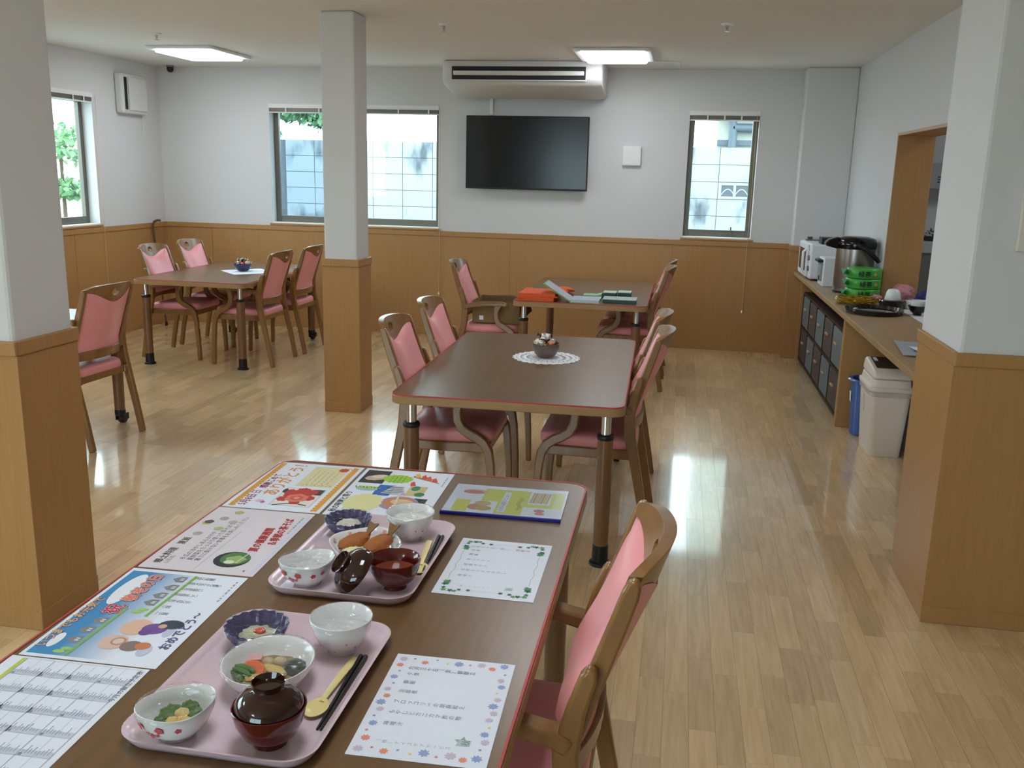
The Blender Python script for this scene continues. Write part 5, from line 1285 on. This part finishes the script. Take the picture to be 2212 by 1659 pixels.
def spoon(label, x0, y0, x1, y1, z):
    d = Vector((x1 - x0, y1 - y0, 0)); L_ = d.length; a = math.atan2(d.y, d.x); t = thing('spoon', label, 'spoon', (x0, y0, z), a, 'cream spoons')
    MB().tube([(0, 0, .004), (L_ * .3, 0, .0065), (L_ * .6, 0, .006), (L_ * .76, 0, .005)], [.0075, .0075, .0055, .0045], 10, .4).build('handle', M['spoon'], t, smooth=60)
    def up(a_, b_): u = a_ * 2 - 1; v = b_ * 2 - 1; r2 = min(1, u * u + v * v); return (L_ * .86 + u * .027 * math.sqrt(1 - v * v / 2), v * .0185 * math.sqrt(1 - u * u / 2), .0015 + .0052 * (u * u + v * v - u * u * v * v))
    MB().solid(lambda a_, b_: (up(a_, b_)[0], up(a_, b_)[1], up(a_, b_)[2] - .0013), up, 12, 10).build('scoop', M['spoon'], t, smooth=60)
spoon('cream plastic spoon on the tray with the covered soup bowl', -.510, 1.392, -.518, 1.206, FZ + .0002)
def chops(label, p0, p1, gap):
    for k in (0, 1):
        a = Vector((p0[0] + gap * k, p0[1], FZ + .0038)); b = Vector((p1[0] + gap * .7 * k, p1[1], FZ + .0022))
        tag(MB().tube([a, (a + b) / 2, b], [.0042, .0036, .002], 8).build('chopstick', M['chop'], None, smooth=60), label, 'chopstick', label)
chops('black chopstick on the tray with the covered soup bowl', (-.503, 1.402), (-.496, 1.182), .0085)

# --- back tray
A, Bc, C, D, E = (-.712, 1.668), (-.720, 1.932), (-.638, 1.815), (-.573, 1.943), (-.532, 1.690)
t = bowl('leaf_bowl', 'white leaf-shaped bowl with red flowers, almost empty', *A, .053, .052, M['porc'], PRT, leaf_rf, rz=R_(42), group='leaf-shaped bowls', zf=leaf_z)
decals(t, .053, .052, [(R_(195), .72, 1.2), (R_(228), .66, 1.1), (R_(212), .42, .7), (R_(205), .5, .5), (R_(222), .45, .5), (R_(150), .6, .9), (R_(265), .6, .9), (R_(290), .66, .8)], (206, 84, 92), .0072, leaf_rf)
food('bean_mash', 'small heap of grey-brown mash in the almost empty leaf bowl', 'mash', lump((.016, .014, .008), 3, .2), M['natto'], (A[0] + .014, A[1] + .0, FZ + .016), smooth=20)
film(A[0], A[1], FZ + .0548, .053, 'cling film over the almost empty leaf bowl', lambda t, r, z: 1 + .08 * math.cos(2 * t), rz=R_(42))
t = bowl('fluted_bowl', 'dark blue fluted bowl of white salad next to the fried fish', *Bc, .053, .042, M['indigo'], rf=flute, seg=108, group='fluted blue bowls')
food('salad', 'white creamy salad mound in the fluted bowl by the fried fish', 'salad', lump((.030, .028, .014), 9, .1, 18, 10), mat('white_salad', (222, 214, 200), .5, var=.2, scale=70), (Bc[0] + .004, Bc[1] - .004, FZ + .024), smooth=30)
film(Bc[0], Bc[1], FZ + .043, .0545, 'cling film over the white salad in the fluted bowl')
sq = lambda t, r, z: 1 + .06 * math.cos(4 * t + .6) * min(1, max(0, (r - .03) / .04))
t = bowl('fish_plate', 'white leaf-patterned dish of fried fish', *C, .078, .038, M['porc'], PRT, sq, sx=1.0, sy=1.08)
mb = MB(); mg = MB()
for k, a in enumerate((40, 75, 105, 175, 215, 330, 10, 140)):
    rr = .0705 * (1 + .06 * math.cos(4 * R_(a) + .6)); c = Vector((rr * math.cos(R_(a)), rr * 1.08 * math.sin(R_(a)), .0305)); n_ = Vector((-math.cos(R_(a)), -math.sin(R_(a)), .9)).normalized(); u = Vector((-math.sin(R_(a)), math.cos(R_(a)), 0)); v = n_.cross(u)
    (mb if k % 2 == 0 else mg).add([c + n_ * .0018 + (u * math.cos(q * math.pi / 4) + v * math.sin(q * math.pi / 4)) * (.0062 if q % 2 else .0034) for q in range(8)], [tuple(range(8))])
tag(mb.build('printed_leaves', ink((84, 150, 104)), t), kind='stuff'); tag(mg.build('printed_flowers', ink((226, 150, 146)), t), kind='stuff')
for k, (dx, dy, rz) in enumerate(((-.022, .010, 62), (.032, .010, 70))):
    f = thing('fried_fish', ['breaded fried fish closer to the white salad', 'breaded fried fish closer to the uncovered soup bowl'][k], 'fried fish', (C[0] + dx, C[1] + dy, FZ + .018), R_(rz), 'breaded fried fish')
    bd = MB().tube([(-.050, 0, .012), (-.035, 0, .016), (-.005, 0, .018), (.02, 0, .019), (.034, 0, .022)], [.008, .020, .026, .019, .006], 18, .42)
    rnd = random.Random(k); bd.v = [(x + rnd.uniform(-.0015, .0015), y + rnd.uniform(-.002, .002), z + rnd.uniform(-.002, .002)) for x, y, z in bd.v]
    bd.build('body', M['fry'], f, smooth=40)
    MB().solid(lambda a_, b_: (.030 + .022 * a_, (b_ - .5) * (.008 + .022 * a_), .020 + .020 * a_), lambda a_, b_: (.030 + .022 * a_, (b_ - .5) * (.008 + .022 * a_) , .023 + .021 * a_ - .004 * (1 - abs(2 * b_ - 1)) * a_), 4, 6).build('tail', M['fishtail'], f, smooth=50)
food('potato_salad', 'pale yellow mashed potato beside the fried fish', 'potato', lump((.030, .022, .014), 12, .14, 16, 9), M['potato'], (C[0] - .012, C[1] - .036, FZ + .022), smooth=20)
t = bowl('rice_bowl', 'white rice bowl filled with cooked rice', *D, .056, .066, M['porc'], group='rice bowls')
decals(t, .056, .066, [(R_(-60), .55, .5), (R_(-110), .45, .4), (R_(-85), .3, .35), (R_(-40), .5, .7)], (206, 130, 140), .005)
o = MB().lathe([(.046, .042), (.044, .048), (.034, .054), (.018, .056), (0, .0565)], 36, zf=lambda t, r, z: .0015 * math.sin(7 * t + r * 300)).build('cooked_rice', M['rice'], None, smooth=60, loc=(D[0], D[1], FZ)); tag(o, 'white cooked rice filling the rice bowl', 'rice', kind='stuff')
film(D[0], D[1], FZ + .0668, .056, 'cling film over the bowl of cooked rice')
t = bowl('soup_bowl', 'red-brown lacquer soup bowl standing open with soup in it', *E, .054, .062, M['red_lacq'], SP, group='lacquer soup bowls')
o = MB().lathe([(.045, .036), (.045, .0365), (0, .0368)], 36).build('soup', M['soup'], None, smooth=30, loc=(E[0], E[1], FZ)); tag(o, 'brown miso soup in the open lacquer bowl', 'soup')
ax = Vector((-.62, -.42, .66)).normalized(); q = Vector((0, 0, 1)).rotation_difference(ax)
lid('dark lacquer lid leaning against the open soup bowl', Matrix.Translation((-.6035, 1.652, FZ + .0425)) @ q.to_matrix().to_4x4())
spoon('cream plastic spoon on the tray with the fried fish', -.522, 1.925, -.500, 1.752, FZ + .0002)
chops('black chopstick on the tray with the fried fish', (-.509, 1.962), (-.492, 1.746), .0085)
